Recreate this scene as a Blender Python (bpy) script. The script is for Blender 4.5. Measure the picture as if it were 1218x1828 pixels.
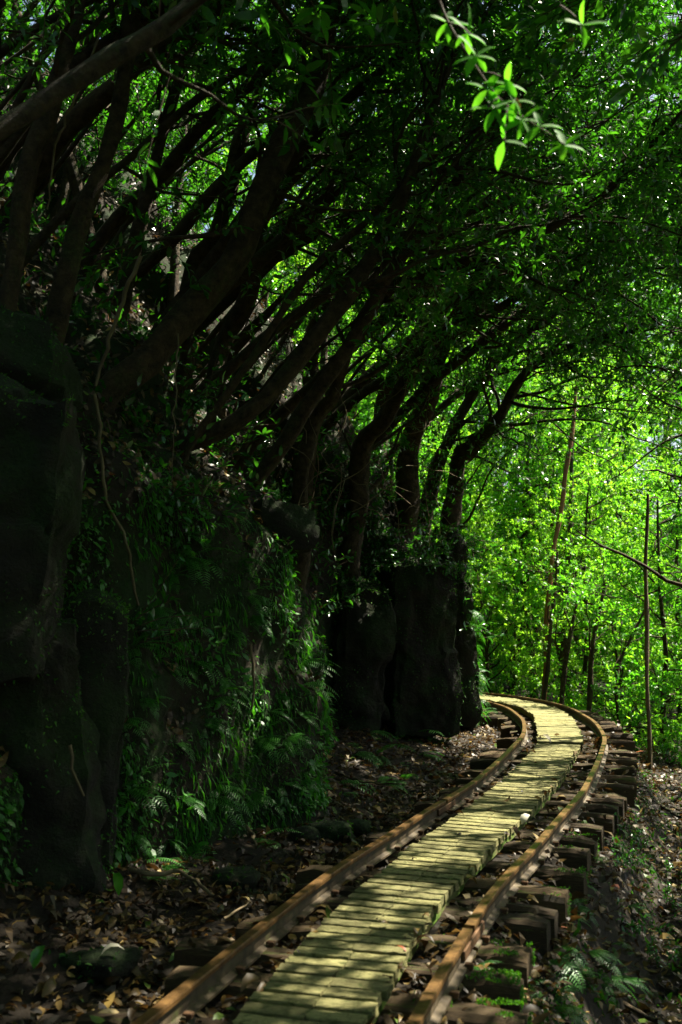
import bpy, math, random
import numpy as np
from mathutils import Vector, noise
from mathutils.bvhtree import BVHTree

for o in list(bpy.data.objects):
    bpy.data.objects.remove(o, do_unlink=True)
scene = bpy.context.scene
COL = scene.collection
rng = np.random.default_rng(7)
random.seed(7)

# ------------------------------------------------------------------ camera
F, Y0, H = 1777.0, 1092.0, 1.18          # focal length and horizon in photo pixels, eye height over the rail head
PITCH = math.atan((Y0 - 914) / F)
cam_d = bpy.data.cameras.new('camera')
cam = bpy.data.objects.new('camera', cam_d)
COL.objects.link(cam)
cam.location = (0, 0, H)
cam.rotation_euler = (math.pi / 2 + PITCH, 0, 0)
cam_d.sensor_fit = 'VERTICAL'
cam_d.sensor_height = 36.0
cam_d.lens = 36.0 * F / 1828.0
cam_d.clip_start = 0.05
cam_d.clip_end = 1000
cam_d.dof.use_dof = True
cam_d.dof.focus_distance = 7.5
cam_d.dof.aperture_fstop = 3.4
scene.camera = cam

# ------------------------------------------------------------------ light
SUN_AZ, SUN_EL = math.radians(27), math.radians(56)     # azimuth from +X towards +Y
SUN = Vector((math.cos(SUN_EL) * math.cos(SUN_AZ), math.cos(SUN_EL) * math.sin(SUN_AZ), math.sin(SUN_EL)))
world = bpy.data.worlds.new('World')
scene.world = world
world.use_nodes = True
wn = world.node_tree
sky = wn.nodes.new('ShaderNodeTexSky')
sky.sky_type = 'NISHITA'
sky.sun_disc = False
sky.sun_elevation = SUN_EL
sky.sun_rotation = math.atan2(SUN.x, SUN.y)
sky.dust_density = 3.0
sky.ozone_density = 0.4
wn.links.new(sky.outputs[0], wn.nodes['Background'].inputs[0])
wn.nodes['Background'].inputs[1].default_value = 0.05
sl = bpy.data.lights.new('sun', 'SUN')
sl.energy = 5.0
sl.angle = math.radians(0.5)
sl.color = (1.0, 0.93, 0.77)
sun = bpy.data.objects.new('sun', sl)
COL.objects.link(sun)
sun.rotation_euler = SUN.to_track_quat('Z', 'Y').to_euler()
sun.location = (20, 10, 40)

scene.view_settings.view_transform = 'Standard'
scene.view_settings.look = 'None'
scene.view_settings.exposure = 2.15
scene.view_settings.gamma = 1.0
scene.view_settings.use_curve_mapping = False
cy = scene.cycles
cy.max_bounces = 6
cy.diffuse_bounces = 3
cy.glossy_bounces = 2
cy.transmission_bounces = 4
cy.sample_clamp_indirect = 4.0
cy.sample_clamp_direct = 12.0
cy.caustics_reflective = False
cy.caustics_refractive = False

# ------------------------------------------------------------------ helpers
CP, SP = math.cos(PITCH), math.sin(PITCH)

def ray(x, y):
    u, v = (x - 609) / F, (914 - y) / F
    return np.array([u, CP - v * SP, SP + v * CP])

def P(x, y, Y):                      # a point seen at photo pixel x, y and Y metres ahead
    d = ray(x, y)
    return np.array([0, 0, H]) + d * (Y / d[1])

def G(x, y, z):                      # the point at height z seen at photo pixel x, y
    d = ray(x, y)
    return np.array([0, 0, H]) + d * ((z - H) / d[2])

def nrm(a):
    return a / np.maximum(np.linalg.norm(a, axis=-1, keepdims=True), 1e-9)

def smooth(pts, step=0.12, extra=None):
    """Catmull-Rom resampling of a polyline (and of a per-point value)."""
    pts = np.asarray(pts, float)
    Q = pts if extra is None else np.c_[pts, np.asarray(extra, float)]
    Q = np.r_[[2 * Q[0] - Q[1]], Q, [2 * Q[-1] - Q[-2]]]
    out = []
    for i in range(1, len(Q) - 2):
        n = max(2, int(np.linalg.norm(Q[i + 1][:3] - Q[i][:3]) / step))
        t = np.linspace(0, 1, n, endpoint=False)[:, None]
        a, b, c, d = Q[i - 1], Q[i], Q[i + 1], Q[i + 2]
        out.append(.5 * (2 * b + (c - a) * t + (2 * a - 5 * b + 4 * c - d) * t ** 2 + (3 * b - a - 3 * c + d) * t ** 3))
    out.append(Q[-2][None])
    out = np.concatenate(out)
    return (out, None) if extra is None else (out[:, :pts.shape[1]], out[:, pts.shape[1]])

class MB:
    """Collects vertex and face arrays and links them as one mesh object."""
    def __init__(self):
        self.V, self.T, self.Fs, self.n = [], [], [], 0
    def add(self, V, Fc, mi=0, tone=None, sm=False):
        V = np.asarray(V, float).reshape(-1, 3)
        Fc = np.asarray(Fc, int)
        if len(V) == 0 or len(Fc) == 0:
            return
        self.V.append(V)
        self.T.append(np.full(len(V), .5) if tone is None else np.broadcast_to(np.asarray(tone, float), (len(V),)))
        self.Fs.append((Fc + self.n, mi, sm))
        self.n += len(V)
    def mesh(self, name, mats, origin=(0, 0, 0)):
        me = bpy.data.meshes.new(name)
        V = np.concatenate(self.V) - np.asarray(origin)
        loops, starts, tot, mi, sm = [], [], [], [], []
        k = 0
        for Fc, m, s in self.Fs:
            n, w = Fc.shape
            loops.append(Fc.ravel())
            starts.append(k + np.arange(n) * w)
            tot.append(np.full(n, w))
            mi.append(np.full(n, m)); sm.append(np.full(n, s))
            k += n * w
        loops = np.concatenate(loops).astype(np.int32)
        starts = np.concatenate(starts).astype(np.int32)
        me.vertices.add(len(V)); me.vertices.foreach_set('co', V.astype(np.float32).ravel())
        me.loops.add(len(loops)); me.loops.foreach_set('vertex_index', loops)
        me.polygons.add(len(starts)); me.polygons.foreach_set('loop_start', starts)
        me.polygons.foreach_set('material_index', np.concatenate(mi).astype(np.int32))
        me.polygons.foreach_set('use_smooth', np.concatenate(sm).astype(bool))
        at = me.attributes.new('tone', 'FLOAT', 'POINT')
        at.data.foreach_set('value', np.concatenate(self.T).astype(np.float32))
        for m in (mats if isinstance(mats, (list, tuple)) else [mats]):
            me.materials.append(m)
        me.update(calc_edges=True)
        me.validate()
        return me
    def build(self, name, mats, parent=None, origin=(0, 0, 0)):
        return link(name, self.mesh(name, mats, origin), parent, None if parent else origin)

def link(name, me, parent=None, loc=None):
    o = bpy.data.objects.new(name, me)
    COL.objects.link(o)
    if parent is not None:
        o.parent = parent
    if loc is not None:
        o.location = loc
    return o

def tag(o, label=None, cat=None, group=None, kind=None):
    for k, v in (('label', label), ('category', cat), ('group', group), ('kind', kind)):
        if v:
            o[k] = v
    return o

def empty(name, loc, label, cat, group=None):
    o = bpy.data.objects.new(name, None)
    COL.objects.link(o)
    o.empty_display_size = .2
    o.location = loc
    return tag(o, label, cat, group)

def tube(pts, rad, n=8, wob=0.0):
    pts = np.asarray(pts, float); rad = np.asarray(rad, float)
    m = len(pts)
    tan = nrm(np.gradient(pts, axis=0))
    up = np.array([0, 0, 1.0]) if abs(tan[0][2]) < .9 else np.array([1.0, 0, 0])
    nv = np.empty_like(pts)
    v = up
    for i in range(m):
        v = v - tan[i] * (v @ tan[i])
        v = v / max(np.linalg.norm(v), 1e-9)
        nv[i] = v
    bv = np.cross(tan, nv)
    a = np.linspace(0, 2 * np.pi, n, endpoint=False)
    r = rad[:, None] * np.ones(n)
    if wob:
        ph = rng.uniform(0, 6.28, 4)
        i = np.arange(m)[:, None]
        r = r * (1 + wob * (np.sin(2 * a + ph[0] + i * .23) * .5 + np.sin(3 * a + ph[1] - i * .31) * .35 + np.sin(5 * a + ph[2] + i * .17) * .25
                            + rng.normal(0, .25, (m, n))))
    V = pts[:, None] + r[..., None] * (np.cos(a)[None, :, None] * nv[:, None] + np.sin(a)[None, :, None] * bv[:, None])
    idx = np.arange(m * n).reshape(m, n)
    Q = np.stack([idx[:-1], np.roll(idx, -1, 1)[:-1], np.roll(idx, -1, 1)[1:], idx[1:]], -1).reshape(-1, 4)
    return V.reshape(-1, 3), Q

# leaf templates: (t along, w across, h up)
LANCE = (np.array([(0, 0, 0), (.32, -.5, .05), (.32, .5, .05), (.7, -.4, .03), (.7, .4, .03), (1, 0, -.07)]),
         np.array([(0, 2, 1), (1, 2, 3), (2, 4, 3), (3, 4, 5)]))
FULL = (np.array([(0, 0, 0), (.22, -.42, .05), (.22, 0, 0), (.22, .42, .05), (.5, -.5, .07), (.5, 0, .02), (.5, .5, .07),
                  (.78, -.33, .04), (.78, 0, 0), (.78, .33, .04), (1, 0, -.06)]),
        np.array([(0, 2, 1), (0, 3, 2), (1, 2, 4), (2, 5, 4), (2, 3, 5), (3, 6, 5), (4, 5, 7), (5, 8, 7), (5, 6, 8), (6, 9, 8), (7, 8, 10), (8, 9, 10)]))
BLADE = (np.array([(0, -.5, 0), (0, .5, 0), (.55, 0.45, .1), (1, 0, -.15)]), np.array([(0, 1, 2), (0, 2, 3)]))

def leaves(mb, pos, d, up, L, W, tone, tpl=LANCE, mi=0, curl=None, twist=0.0):
    N = len(pos)
    if N == 0:
        return
    T, Fc = tpl
    d = nrm(d)
    side = nrm(np.cross(d, up))
    nv = np.cross(side, d)
    L = np.broadcast_to(np.asarray(L, float), (N,))[:, None, None]
    W = np.broadcast_to(np.asarray(W, float), (N,))[:, None, None]
    c = 1.0 if curl is None else np.asarray(curl)[:, None, None]
    t, w, h = (T[None, :, k, None] for k in range(3))
    hh = h * c + (0 if curl is None else c * .35 * (t - t * t) * 1.2)
    V = pos[:, None] + d[:, None] * t * L + side[:, None] * w * W + nv[:, None] * hh * L
    if twist:
        V = V + nv[:, None] * (w * t * L * twist * rng.uniform(-1, 1, (N, 1, 1)))
    k = len(T)
    Fa = (Fc[None] + (np.arange(N) * k)[:, None, None]).reshape(-1, Fc.shape[1])
    mb.add(V.reshape(-1, 3), Fa, mi, np.repeat(np.broadcast_to(tone, (N,)), k), sm=(len(T) > 8))

def rvec(n):
    return nrm(rng.normal(size=(n, 3)))

# ------------------------------------------------------------------ materials
def new_mat(name):
    m = bpy.data.materials.new(name)
    m.use_nodes = True
    nt = m.node_tree
    for n in list(nt.nodes):
        nt.nodes.remove(n)
    out = nt.nodes.new('ShaderNodeOutputMaterial')
    return m, nt, out

def nd(nt, t, **kw):
    n = nt.nodes.new(t)
    for k, v in kw.items():
        if k.startswith('_'):
            setattr(n, k[1:], v)
        else:
            n.inputs[k.replace('__', ' ')].default_value = v
    return n

def ramp(nt, stops, src):
    r = nt.nodes.new('ShaderNodeValToRGB')
    e = r.color_ramp.elements
    while len(e) < len(stops):
        e.new(.5)
    for i, (p, c) in enumerate(stops):
        e[i].position = p
        e[i].color = (*c, 1) if len(c) == 3 else c
    nt.links.new(src, r.inputs[0])
    return r

def leaf_mat(name, stops, trans, fac=.45, rough=.38, spec=.5, objvar=0.0):
    m, nt, out = new_mat(name)
    at = nd(nt, 'ShaderNodeAttribute', _attribute_name='tone')
    val = at.outputs['Fac']
    if objvar:                       # every tree has its own share of lighter and darker foliage
        oi = nd(nt, 'ShaderNodeObjectInfo')
        ma = nd(nt, 'ShaderNodeMath', _operation='MULTIPLY_ADD')
        nt.links.new(oi.outputs['Random'], ma.inputs[0]); ma.inputs[1].default_value = objvar
        sb_ = nd(nt, 'ShaderNodeMath', _operation='SUBTRACT'); sb_.inputs[1].default_value = objvar / 2
        nt.links.new(val, sb_.inputs[0]); nt.links.new(sb_.outputs[0], ma.inputs[2]); val = ma.outputs[0]
    r = ramp(nt, stops, val)
    p = nd(nt, 'ShaderNodeBsdfPrincipled', Roughness=rough)
    p.inputs['Specular IOR Level'].default_value = spec
    nt.links.new(r.outputs[0], p.inputs['Base Color'])
    tr = nd(nt, 'ShaderNodeBsdfTranslucent')
    r2 = ramp(nt, trans, val)
    nt.links.new(r2.outputs[0], tr.inputs[0])
    mx = nd(nt, 'ShaderNodeMixShader', Fac=fac)
    nt.links.new(p.outputs[0], mx.inputs[1]); nt.links.new(tr.outputs[0], mx.inputs[2])
    nt.links.new(mx.outputs[0], out.inputs[0])
    return m

def solid_mat(name, c1, c2, scale=8, rough=.8, bump=.4, bscale=40, moss=None, moss_lo=.5, moss_hi=.62, moss_scale=3.0, up=0.0,
              stretch=None, objvar=0.0, spec=.3, metallic=0.0, coord='Object', bdist=.02):
    """Two-tone noise surface with bump and an optional moss layer (more on faces that look up when up > 0)."""
    m, nt, out = new_mat(name)
    tc = nd(nt, 'ShaderNodeTexCoord')
    if coord == 'Plank':            # object space is one unit per plank side: stretch back to metres
        pm_ = nd(nt, 'ShaderNodeMapping'); pm_.inputs['Scale'].default_value = (1.6, .6, .3)
        nt.links.new(tc.outputs['Object'], pm_.inputs[0]); src = pm_.outputs[0]
    else:
        src = tc.outputs[coord]
    if objvar:
        oi = nd(nt, 'ShaderNodeObjectInfo')
        ad = nd(nt, 'ShaderNodeVectorMath', _operation='MULTIPLY_ADD')
        nt.links.new(oi.outputs['Random'], ad.inputs[0])
        ad.inputs[1].default_value = (37, 19, 53)
        nt.links.new(src, ad.inputs[2])
        src = ad.outputs[0]
    v = src
    if stretch:
        mp = nd(nt, 'ShaderNodeMapping')
        mp.inputs['Scale'].default_value = stretch
        nt.links.new(src, mp.inputs[0]); v = mp.outputs[0]
    n1 = nd(nt, 'ShaderNodeTexNoise', Scale=scale, Detail=6.0, Roughness=.65)
    nt.links.new(v, n1.inputs['Vector'])
    r = ramp(nt, [(.3, c1), (.7, c2)], n1.outputs[0])
    col = r.outputs[0]
    if objvar:
        hs = nd(nt, 'ShaderNodeHueSaturation')
        mr = nd(nt, 'ShaderNodeMapRange')
        mr.inputs['To Min'].default_value = 1 - objvar; mr.inputs['To Max'].default_value = 1 + objvar
        nt.links.new(oi.outputs['Random'], mr.inputs[0])
        nt.links.new(mr.outputs[0], hs.inputs['Value']); nt.links.new(col, hs.inputs['Color'])
        col = hs.outputs[0]
    p = nd(nt, 'ShaderNodeBsdfPrincipled', Roughness=rough, Metallic=metallic)
    p.inputs['Specular IOR Level'].default_value = spec
    if moss:
        n2 = nd(nt, 'ShaderNodeTexNoise', Scale=moss_scale, Detail=8.0, Roughness=.7)
        nt.links.new(src, n2.inputs['Vector'])
        fac = n2.outputs[0]
        if up:
            ge = nd(nt, 'ShaderNodeNewGeometry')
            sx = nd(nt, 'ShaderNodeSeparateXYZ')
            nt.links.new(ge.outputs['Normal'], sx.inputs[0])
            ma = nd(nt, 'ShaderNodeMath', _operation='MULTIPLY_ADD')
            nt.links.new(sx.outputs['Z'], ma.inputs[0]); ma.inputs[1].default_value = up
            nt.links.new(fac, ma.inputs[2]); fac = ma.outputs[0]
        mrr = ramp(nt, [(moss_lo, (0, 0, 0)), (moss_hi, (1, 1, 1))], fac)
        n3 = nd(nt, 'ShaderNodeTexNoise', Scale=60.0, Detail=3.0)
        nt.links.new(src, n3.inputs['Vector'])
        mc = ramp(nt, [(.3, tuple(.45 * x for x in moss)), (.7, moss)], n3.outputs[0])
        mx = nd(nt, 'ShaderNodeMix', _data_type='RGBA')
        nt.links.new(mrr.outputs[0], mx.inputs[0]); nt.links.new(col, mx.inputs[6]); nt.links.new(mc.outputs[0], mx.inputs[7])
        col = mx.outputs[2]
    nt.links.new(col, p.inputs['Base Color'])
    nb = nd(nt, 'ShaderNodeTexNoise', Scale=bscale, Detail=8.0, Roughness=.7)
    nt.links.new(v, nb.inputs['Vector'])
    b = nd(nt, 'ShaderNodeBump', Strength=bump, Distance=bdist)
    nt.links.new(nb.outputs[0], b.inputs['Height']); nt.links.new(b.outputs[0], p.inputs['Normal'])
    nt.links.new(p.outputs[0], out.inputs[0])
    return m

M = {}
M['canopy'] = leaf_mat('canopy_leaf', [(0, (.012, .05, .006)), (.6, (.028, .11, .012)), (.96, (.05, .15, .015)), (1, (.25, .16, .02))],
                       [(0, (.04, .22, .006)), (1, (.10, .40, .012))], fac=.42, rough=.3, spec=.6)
M['sunny'] = leaf_mat('thicket_leaf_lit', [(0, (.045, .18, .016)), (.6, (.10, .31, .022)), (1, (.24, .40, .04))],
                      [(0, (.15, .58, .014)), (1, (.40, .78, .03))], fac=.5, rough=.36, spec=.42, objvar=.7)  # leaf colours lightened to put sunlight into the far wood
M['shrub'] = leaf_mat('shrub_leaf', [(0, (.015, .07, .012)), (1, (.04, .15, .02))], [(0, (.04, .22, .01)), (1, (.09, .36, .012))], fac=.3, rough=.25, spec=.7)
M['fern'] = leaf_mat('fern_leaf', [(0, (.02, .09, .012)), (1, (.05, .19, .02))], [(0, (.05, .28, .01)), (1, (.1, .42, .012))], fac=.4, rough=.4)
M['moss'] = leaf_mat('moss_blade', [(0, (.012, .05, .006)), (.7, (.03, .12, .01)), (1, (.08, .2, .012))], [(0, (.03, .16, .005)), (1, (.10, .32, .01))], fac=.35, rough=.6, spec=.3)
M['litter'] = leaf_mat('dry_leaf', [(0, (.010, .006, .002)), (.35, (.038, .022, .005)), (.6, (.09, .055, .012)), (.8, (.19, .125, .030)), (.93, (.34, .25, .085)), (.96, (.20, .045, .012)), (1, (.075, .13, .016))],
                       [(0, (.03, .014, .004)), (.6, (.14, .065, .015)), (1, (.22, .12, .03))], fac=.2, rough=.5, spec=.35)
M['bark'] = solid_mat('bark', (.007, .0045, .002), (.085, .056, .026), scale=15, rough=.9, bump=1.0, bscale=26, moss=(.05, .062, .016), moss_lo=.52, moss_hi=.62,
                      moss_scale=2.2, up=.05, coord='Generated' if False else 'Object', bdist=.03)
M['bark_red'] = solid_mat('bark_red', (.12, .05, .02), (.26, .11, .045), scale=5, rough=.9, bump=.7, bscale=25, stretch=(1, 1, .2))
M['bark_pale'] = solid_mat('bark_pale', (.07, .05, .025), (.17, .13, .07), scale=6, rough=.85, bump=.6, bscale=30)
M['twig'] = solid_mat('twig', (.04, .025, .014), (.09, .055, .03), scale=9, rough=.85, bump=.2)
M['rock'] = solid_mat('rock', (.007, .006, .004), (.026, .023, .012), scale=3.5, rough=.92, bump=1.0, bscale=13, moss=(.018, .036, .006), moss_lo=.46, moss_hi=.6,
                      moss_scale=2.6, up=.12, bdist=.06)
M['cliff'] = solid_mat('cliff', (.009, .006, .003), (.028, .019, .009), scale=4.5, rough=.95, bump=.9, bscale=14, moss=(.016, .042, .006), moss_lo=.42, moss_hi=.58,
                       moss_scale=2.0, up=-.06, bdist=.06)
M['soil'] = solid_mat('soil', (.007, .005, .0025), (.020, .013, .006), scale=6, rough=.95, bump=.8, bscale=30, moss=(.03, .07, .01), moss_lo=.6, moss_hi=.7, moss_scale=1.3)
M['rust'] = solid_mat('rust', (.05, .026, .009), (.24, .13, .042), scale=22, rough=.42, bump=.35, bscale=70, spec=.5, metallic=.5, bdist=.006)
M['rust_web'] = solid_mat('rust_web', (.028, .018, .009), (.11, .078, .038), scale=18, rough=.7, bump=.4, bscale=60, spec=.4, bdist=.006,
                          moss=(.07, .10, .02), moss_lo=.58, moss_hi=.7, moss_scale=9)
M['sleeper'] = solid_mat('sleeper', (.022, .013, .006), (.11, .072, .032), scale=6, rough=.9, bump=.8, bscale=14, stretch=(1, 9, 9), objvar=.35,
                         moss=(.10, .17, .015), moss_lo=.62, moss_hi=.74, moss_scale=5, up=.07, bdist=.02)
M['plank'] = solid_mat('plank', (.08, .072, .022), (.34, .315, .125), scale=7, rough=.8, bump=.9, bscale=16, stretch=(.5, 4, 4), objvar=.3,
                       moss=(.085, .10, .018), moss_lo=.5, moss_hi=.66, moss_scale=4, bdist=.01, coord='Plank')
M['plank_end'] = solid_mat('stringer', (.09, .08, .03), (.2, .17, .07), scale=8, rough=.85, bump=.6, bscale=20, moss=(.10, .19, .015), moss_lo=.42, moss_hi=.56, moss_scale=6, objvar=.1)
M['iron'] = solid_mat('iron', (.06, .03, .015), (.15, .08, .035), scale=20, rough=.65, bump=.3, metallic=.3)

# ------------------------------------------------------------------ track line
CL0 = [(-0.154, 3.128), (0.022, 3.702), (0.214, 4.27), (0.426, 4.831), (0.649, 5.389), (0.868, 5.947), (1.089, 6.505), (1.308, 7.063), (1.503, 7.631),
       (1.683, 8.203), (1.863, 8.775), (2.032, 9.351), (2.178, 9.933), (2.297, 10.521), (2.382, 11.114), (2.428, 11.713), (2.452, 12.313),
       (2.417, 12.909), (2.302, 13.497)]
pre = [(-.154 - .30 * k * .6, 3.128 - .954 * k * .6) for k in (7, 6, 5, 4, 3, 2, 1)]
post, p_, hd = [], np.array(CL0[-1]), math.radians(104)
for k in range(14):
    hd += math.radians(7.0)
    p_ = p_ + .6 * np.array([math.cos(hd), math.sin(hd)])
    post.append(tuple(p_))
CLs, _ = smooth(np.c_[np.array(pre + CL0 + post), np.zeros(len(pre + CL0 + post))], .05)
CL = CLs[:, :2]
CT = nrm(np.gradient(CL, axis=0))
CR = np.c_[CT[:, 1], -CT[:, 0]]                       # to the right of the track
CS = np.r_[0, np.cumsum(np.linalg.norm(np.diff(CL, axis=0), axis=1))]

def track_coord(xy):
    """(arc length, signed distance to the right) of plan points."""
    xy = np.atleast_2d(xy)
    out = np.empty((len(xy), 2))
    for a in range(0, len(xy), 4000):
        q = xy[a:a + 4000]
        i = ((q[:, None] - CL[None]) ** 2).sum(-1).argmin(1)
        d = q - CL[i]
        out[a:a + 4000, 0] = CS[i] + (d * CT[i]).sum(1)
        r = (d * CR[i]).sum(1)
        out[a:a + 4000, 1] = np.sign(r) * np.linalg.norm(d, axis=1)
    return out

def at_track(s, r, z):
    i = np.clip(np.searchsorted(CS, s), 1, len(CS) - 1)
    f = (s - CS[i - 1]) / (CS[i] - CS[i - 1])
    c = CL[i - 1] * (1 - f) + CL[i] * f
    return np.array([*(c + CR[i] * r), z]), math.atan2(CR[i][1], CR[i][0])

def sstep(a, b, x):
    t = np.clip((x - a) / (b - a), 0, 1)
    return t * t * (3 - 2 * t)

# ------------------------------------------------------------------ ground
CB = np.array([(-2.9, -4), (-2.5, 0), (-2.1, 2.6), (-1.75, 4.0), (-1.5, 4.7), (-1.12, 5.15), (-.74, 5.9), (-.30, 6.55), (-.20, 6.95), (-.55, 7.5), (-.45, 8.7),
               (-.1, 9.9), (.25, 10.7), (.85, 11.0), (1.15, 11.7), (1.45, 12.35), (1.2, 13.2), (.2, 13.9), (-1.5, 14.6), (-4, 15.2), (-8, 16)])   # foot of the cliff

def bank(x, y):
    """the ground far behind the track climbs"""
    d = np.hypot(x - 2.0, y - 11.0)
    return 5.5 * sstep(9, 34, d) * sstep(-.2, .5, nrm(np.stack([x - 2, y - 11], -1))[..., 1])

def ground_z(x, y, fine=True):
    x = np.asarray(x, float); y = np.asarray(y, float)
    tc = track_coord(np.c_[x.ravel(), y.ravel()])
    r = tc[:, 1].reshape(x.shape)
    z = np.full(x.shape, -.122)
    z = z - .115 * sstep(.38, .48, -r) + .26 * sstep(.8, 2.2, -r)
    z = z - .10 * sstep(.42, .60, r) - .34 * sstep(.62, .95, r) - .22 * sstep(1, 2.4, r) + .35 * sstep(2.5, 6, r)
    z = z + bank(x, y)
    if fine:
        h = np.array([noise.noise(Vector((a * 1.7, b * 1.7, 3.1))) * .045 + noise.noise(Vector((a * 6, b * 6, 1.1))) * .018 for a, b in zip(x.ravel(), y.ravel())]).reshape(x.shape)
        z = z + h * (.45 + 1.15 * sstep(.7, 1.3, np.abs(r)))
    return z

def axis(lo, hi, step, far, g=1.22):
    a = list(np.arange(lo, hi, step))
    s = step; x = a[-1]
    while x < far:
        s *= g; x += s; a.append(x)
    s = step; x = a[0]; b = []
    while x > -far:
        s *= g; x -= s; b.append(x)
    return np.array(b[::-1] + a)

gx = axis(-3, 6, .11, 260); gy = axis(0, 18, .11, 260)
GX, GY = np.meshgrid(gx, gy)
near = (np.abs(GX - 1) < 12) & (np.abs(GY - 8) < 16)
GZ = np.where(near, 0, 0.0)
GZ[near] = ground_z(GX[near], GY[near])
GZ[~near] = ground_z(GX[~near], GY[~near], False)
idx = np.arange(GX.size).reshape(GX.shape)
mb = MB()
mb.add(np.stack([GX, GY, GZ], -1), np.stack([idx[:-1, :-1], idx[:-1, 1:], idx[1:, 1:], idx[1:, :-1]], -1).reshape(-1, 4), sm=True)
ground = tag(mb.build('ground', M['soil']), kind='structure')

# ------------------------------------------------------------------ hillside with the cliff at its foot
cb, _ = smooth(np.c_[CB, np.zeros(len(CB))], .07)
cb = cb[:, :2]
prof, _ = smooth([(-.35, -.5, 0), (-.06, -.2, 0), (0, .05, 0), (.03, .5, 0), (.05, 1.0, 0), (.10, 1.45, 0), (.25, 1.85, 0), (.55, 2.2, 0), (1.1, 2.85, 0), (1.9, 3.7, 0),
                  (3.2, 5.0, 0), (5, 6.4, 0), (8, 8, 0)], .085)
prof = prof[:, :2]
spine = np.c_[np.full(len(cb), -5.5), np.clip(cb[:, 1], -4, 8.5)]
inw = nrm(spine - cb)
VV = np.empty((len(cb), len(prof), 3))
for i in range(len(cb)):
    VV[i, :, :2] = cb[i] + inw[i] * prof[:, :1]
    VV[i, :, 2] = prof[:, 1]
for i in range(VV.shape[0]):
    nx, ny = -inw[i]
    for j in range(VV.shape[1]):
        x, y, z = VV[i, j]
        q = Vector((x, y, z))
        vd = noise.voronoi(q * 1.5 + Vector((3, 1, 7)), distance_metric='CHEBYCHEV')[0]
        a = (vd[1] - vd[0])
        d = .20 * noise.noise(q * 1.1) + .10 * noise.noise(q * 2.7) + .05 * noise.noise(q * 7) + .025 * noise.noise(q * 16) + .16 * min(a, .5)
        k = 1.0 if z > 0 else .5
        VV[i, j] += np.array([nx, ny, .35]) * d * k
ii = np.arange(VV.shape[0] * VV.shape[1]).reshape(VV.shape[:2])
mb = MB()
mb.add(VV, np.stack([ii[:-1, :-1], ii[1:, :-1], ii[1:, 1:], ii[:-1, 1:]], -1).reshape(-1, 4), sm=True)
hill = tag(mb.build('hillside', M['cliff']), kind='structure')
HV = VV.reshape(-1, 3)
HF = np.stack([ii[:-1, :-1], ii[1:, :-1], ii[1:, 1:], ii[:-1, 1:]], -1).reshape(-1, 4)
hill_bvh = BVHTree.FromPolygons([tuple(v) for v in HV], [tuple(f) for f in HF])

def hill_z(x, y):
    h = hill_bvh.ray_cast(Vector((x, y, 30)), Vector((0, 0, -1)))
    return h[0].z if h[0] else None

fc = HV[HF]
f_c = fc.mean(1)
f_n = np.cross(fc[:, 2] - fc[:, 0], fc[:, 3] - fc[:, 1])
f_a = np.linalg.norm(f_n, axis=1)
f_n = nrm(f_n)
if (f_n[:, 0].mean()) < 0:
    f_n = -f_n

def on_hill(n, mask, bias=None):
    """random points on hillside faces where mask holds"""
    w = f_a * mask * (1 if bias is None else bias)
    k = rng.choice(len(w), n, p=w / w.sum())
    a, b = rng.random((2, n, 1))
    q = fc[k]
    return (q[:, 0] * (1 - a) + q[:, 1] * a) * (1 - b) + (q[:, 3] * (1 - a) + q[:, 2] * a) * b, f_n[k]

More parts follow.
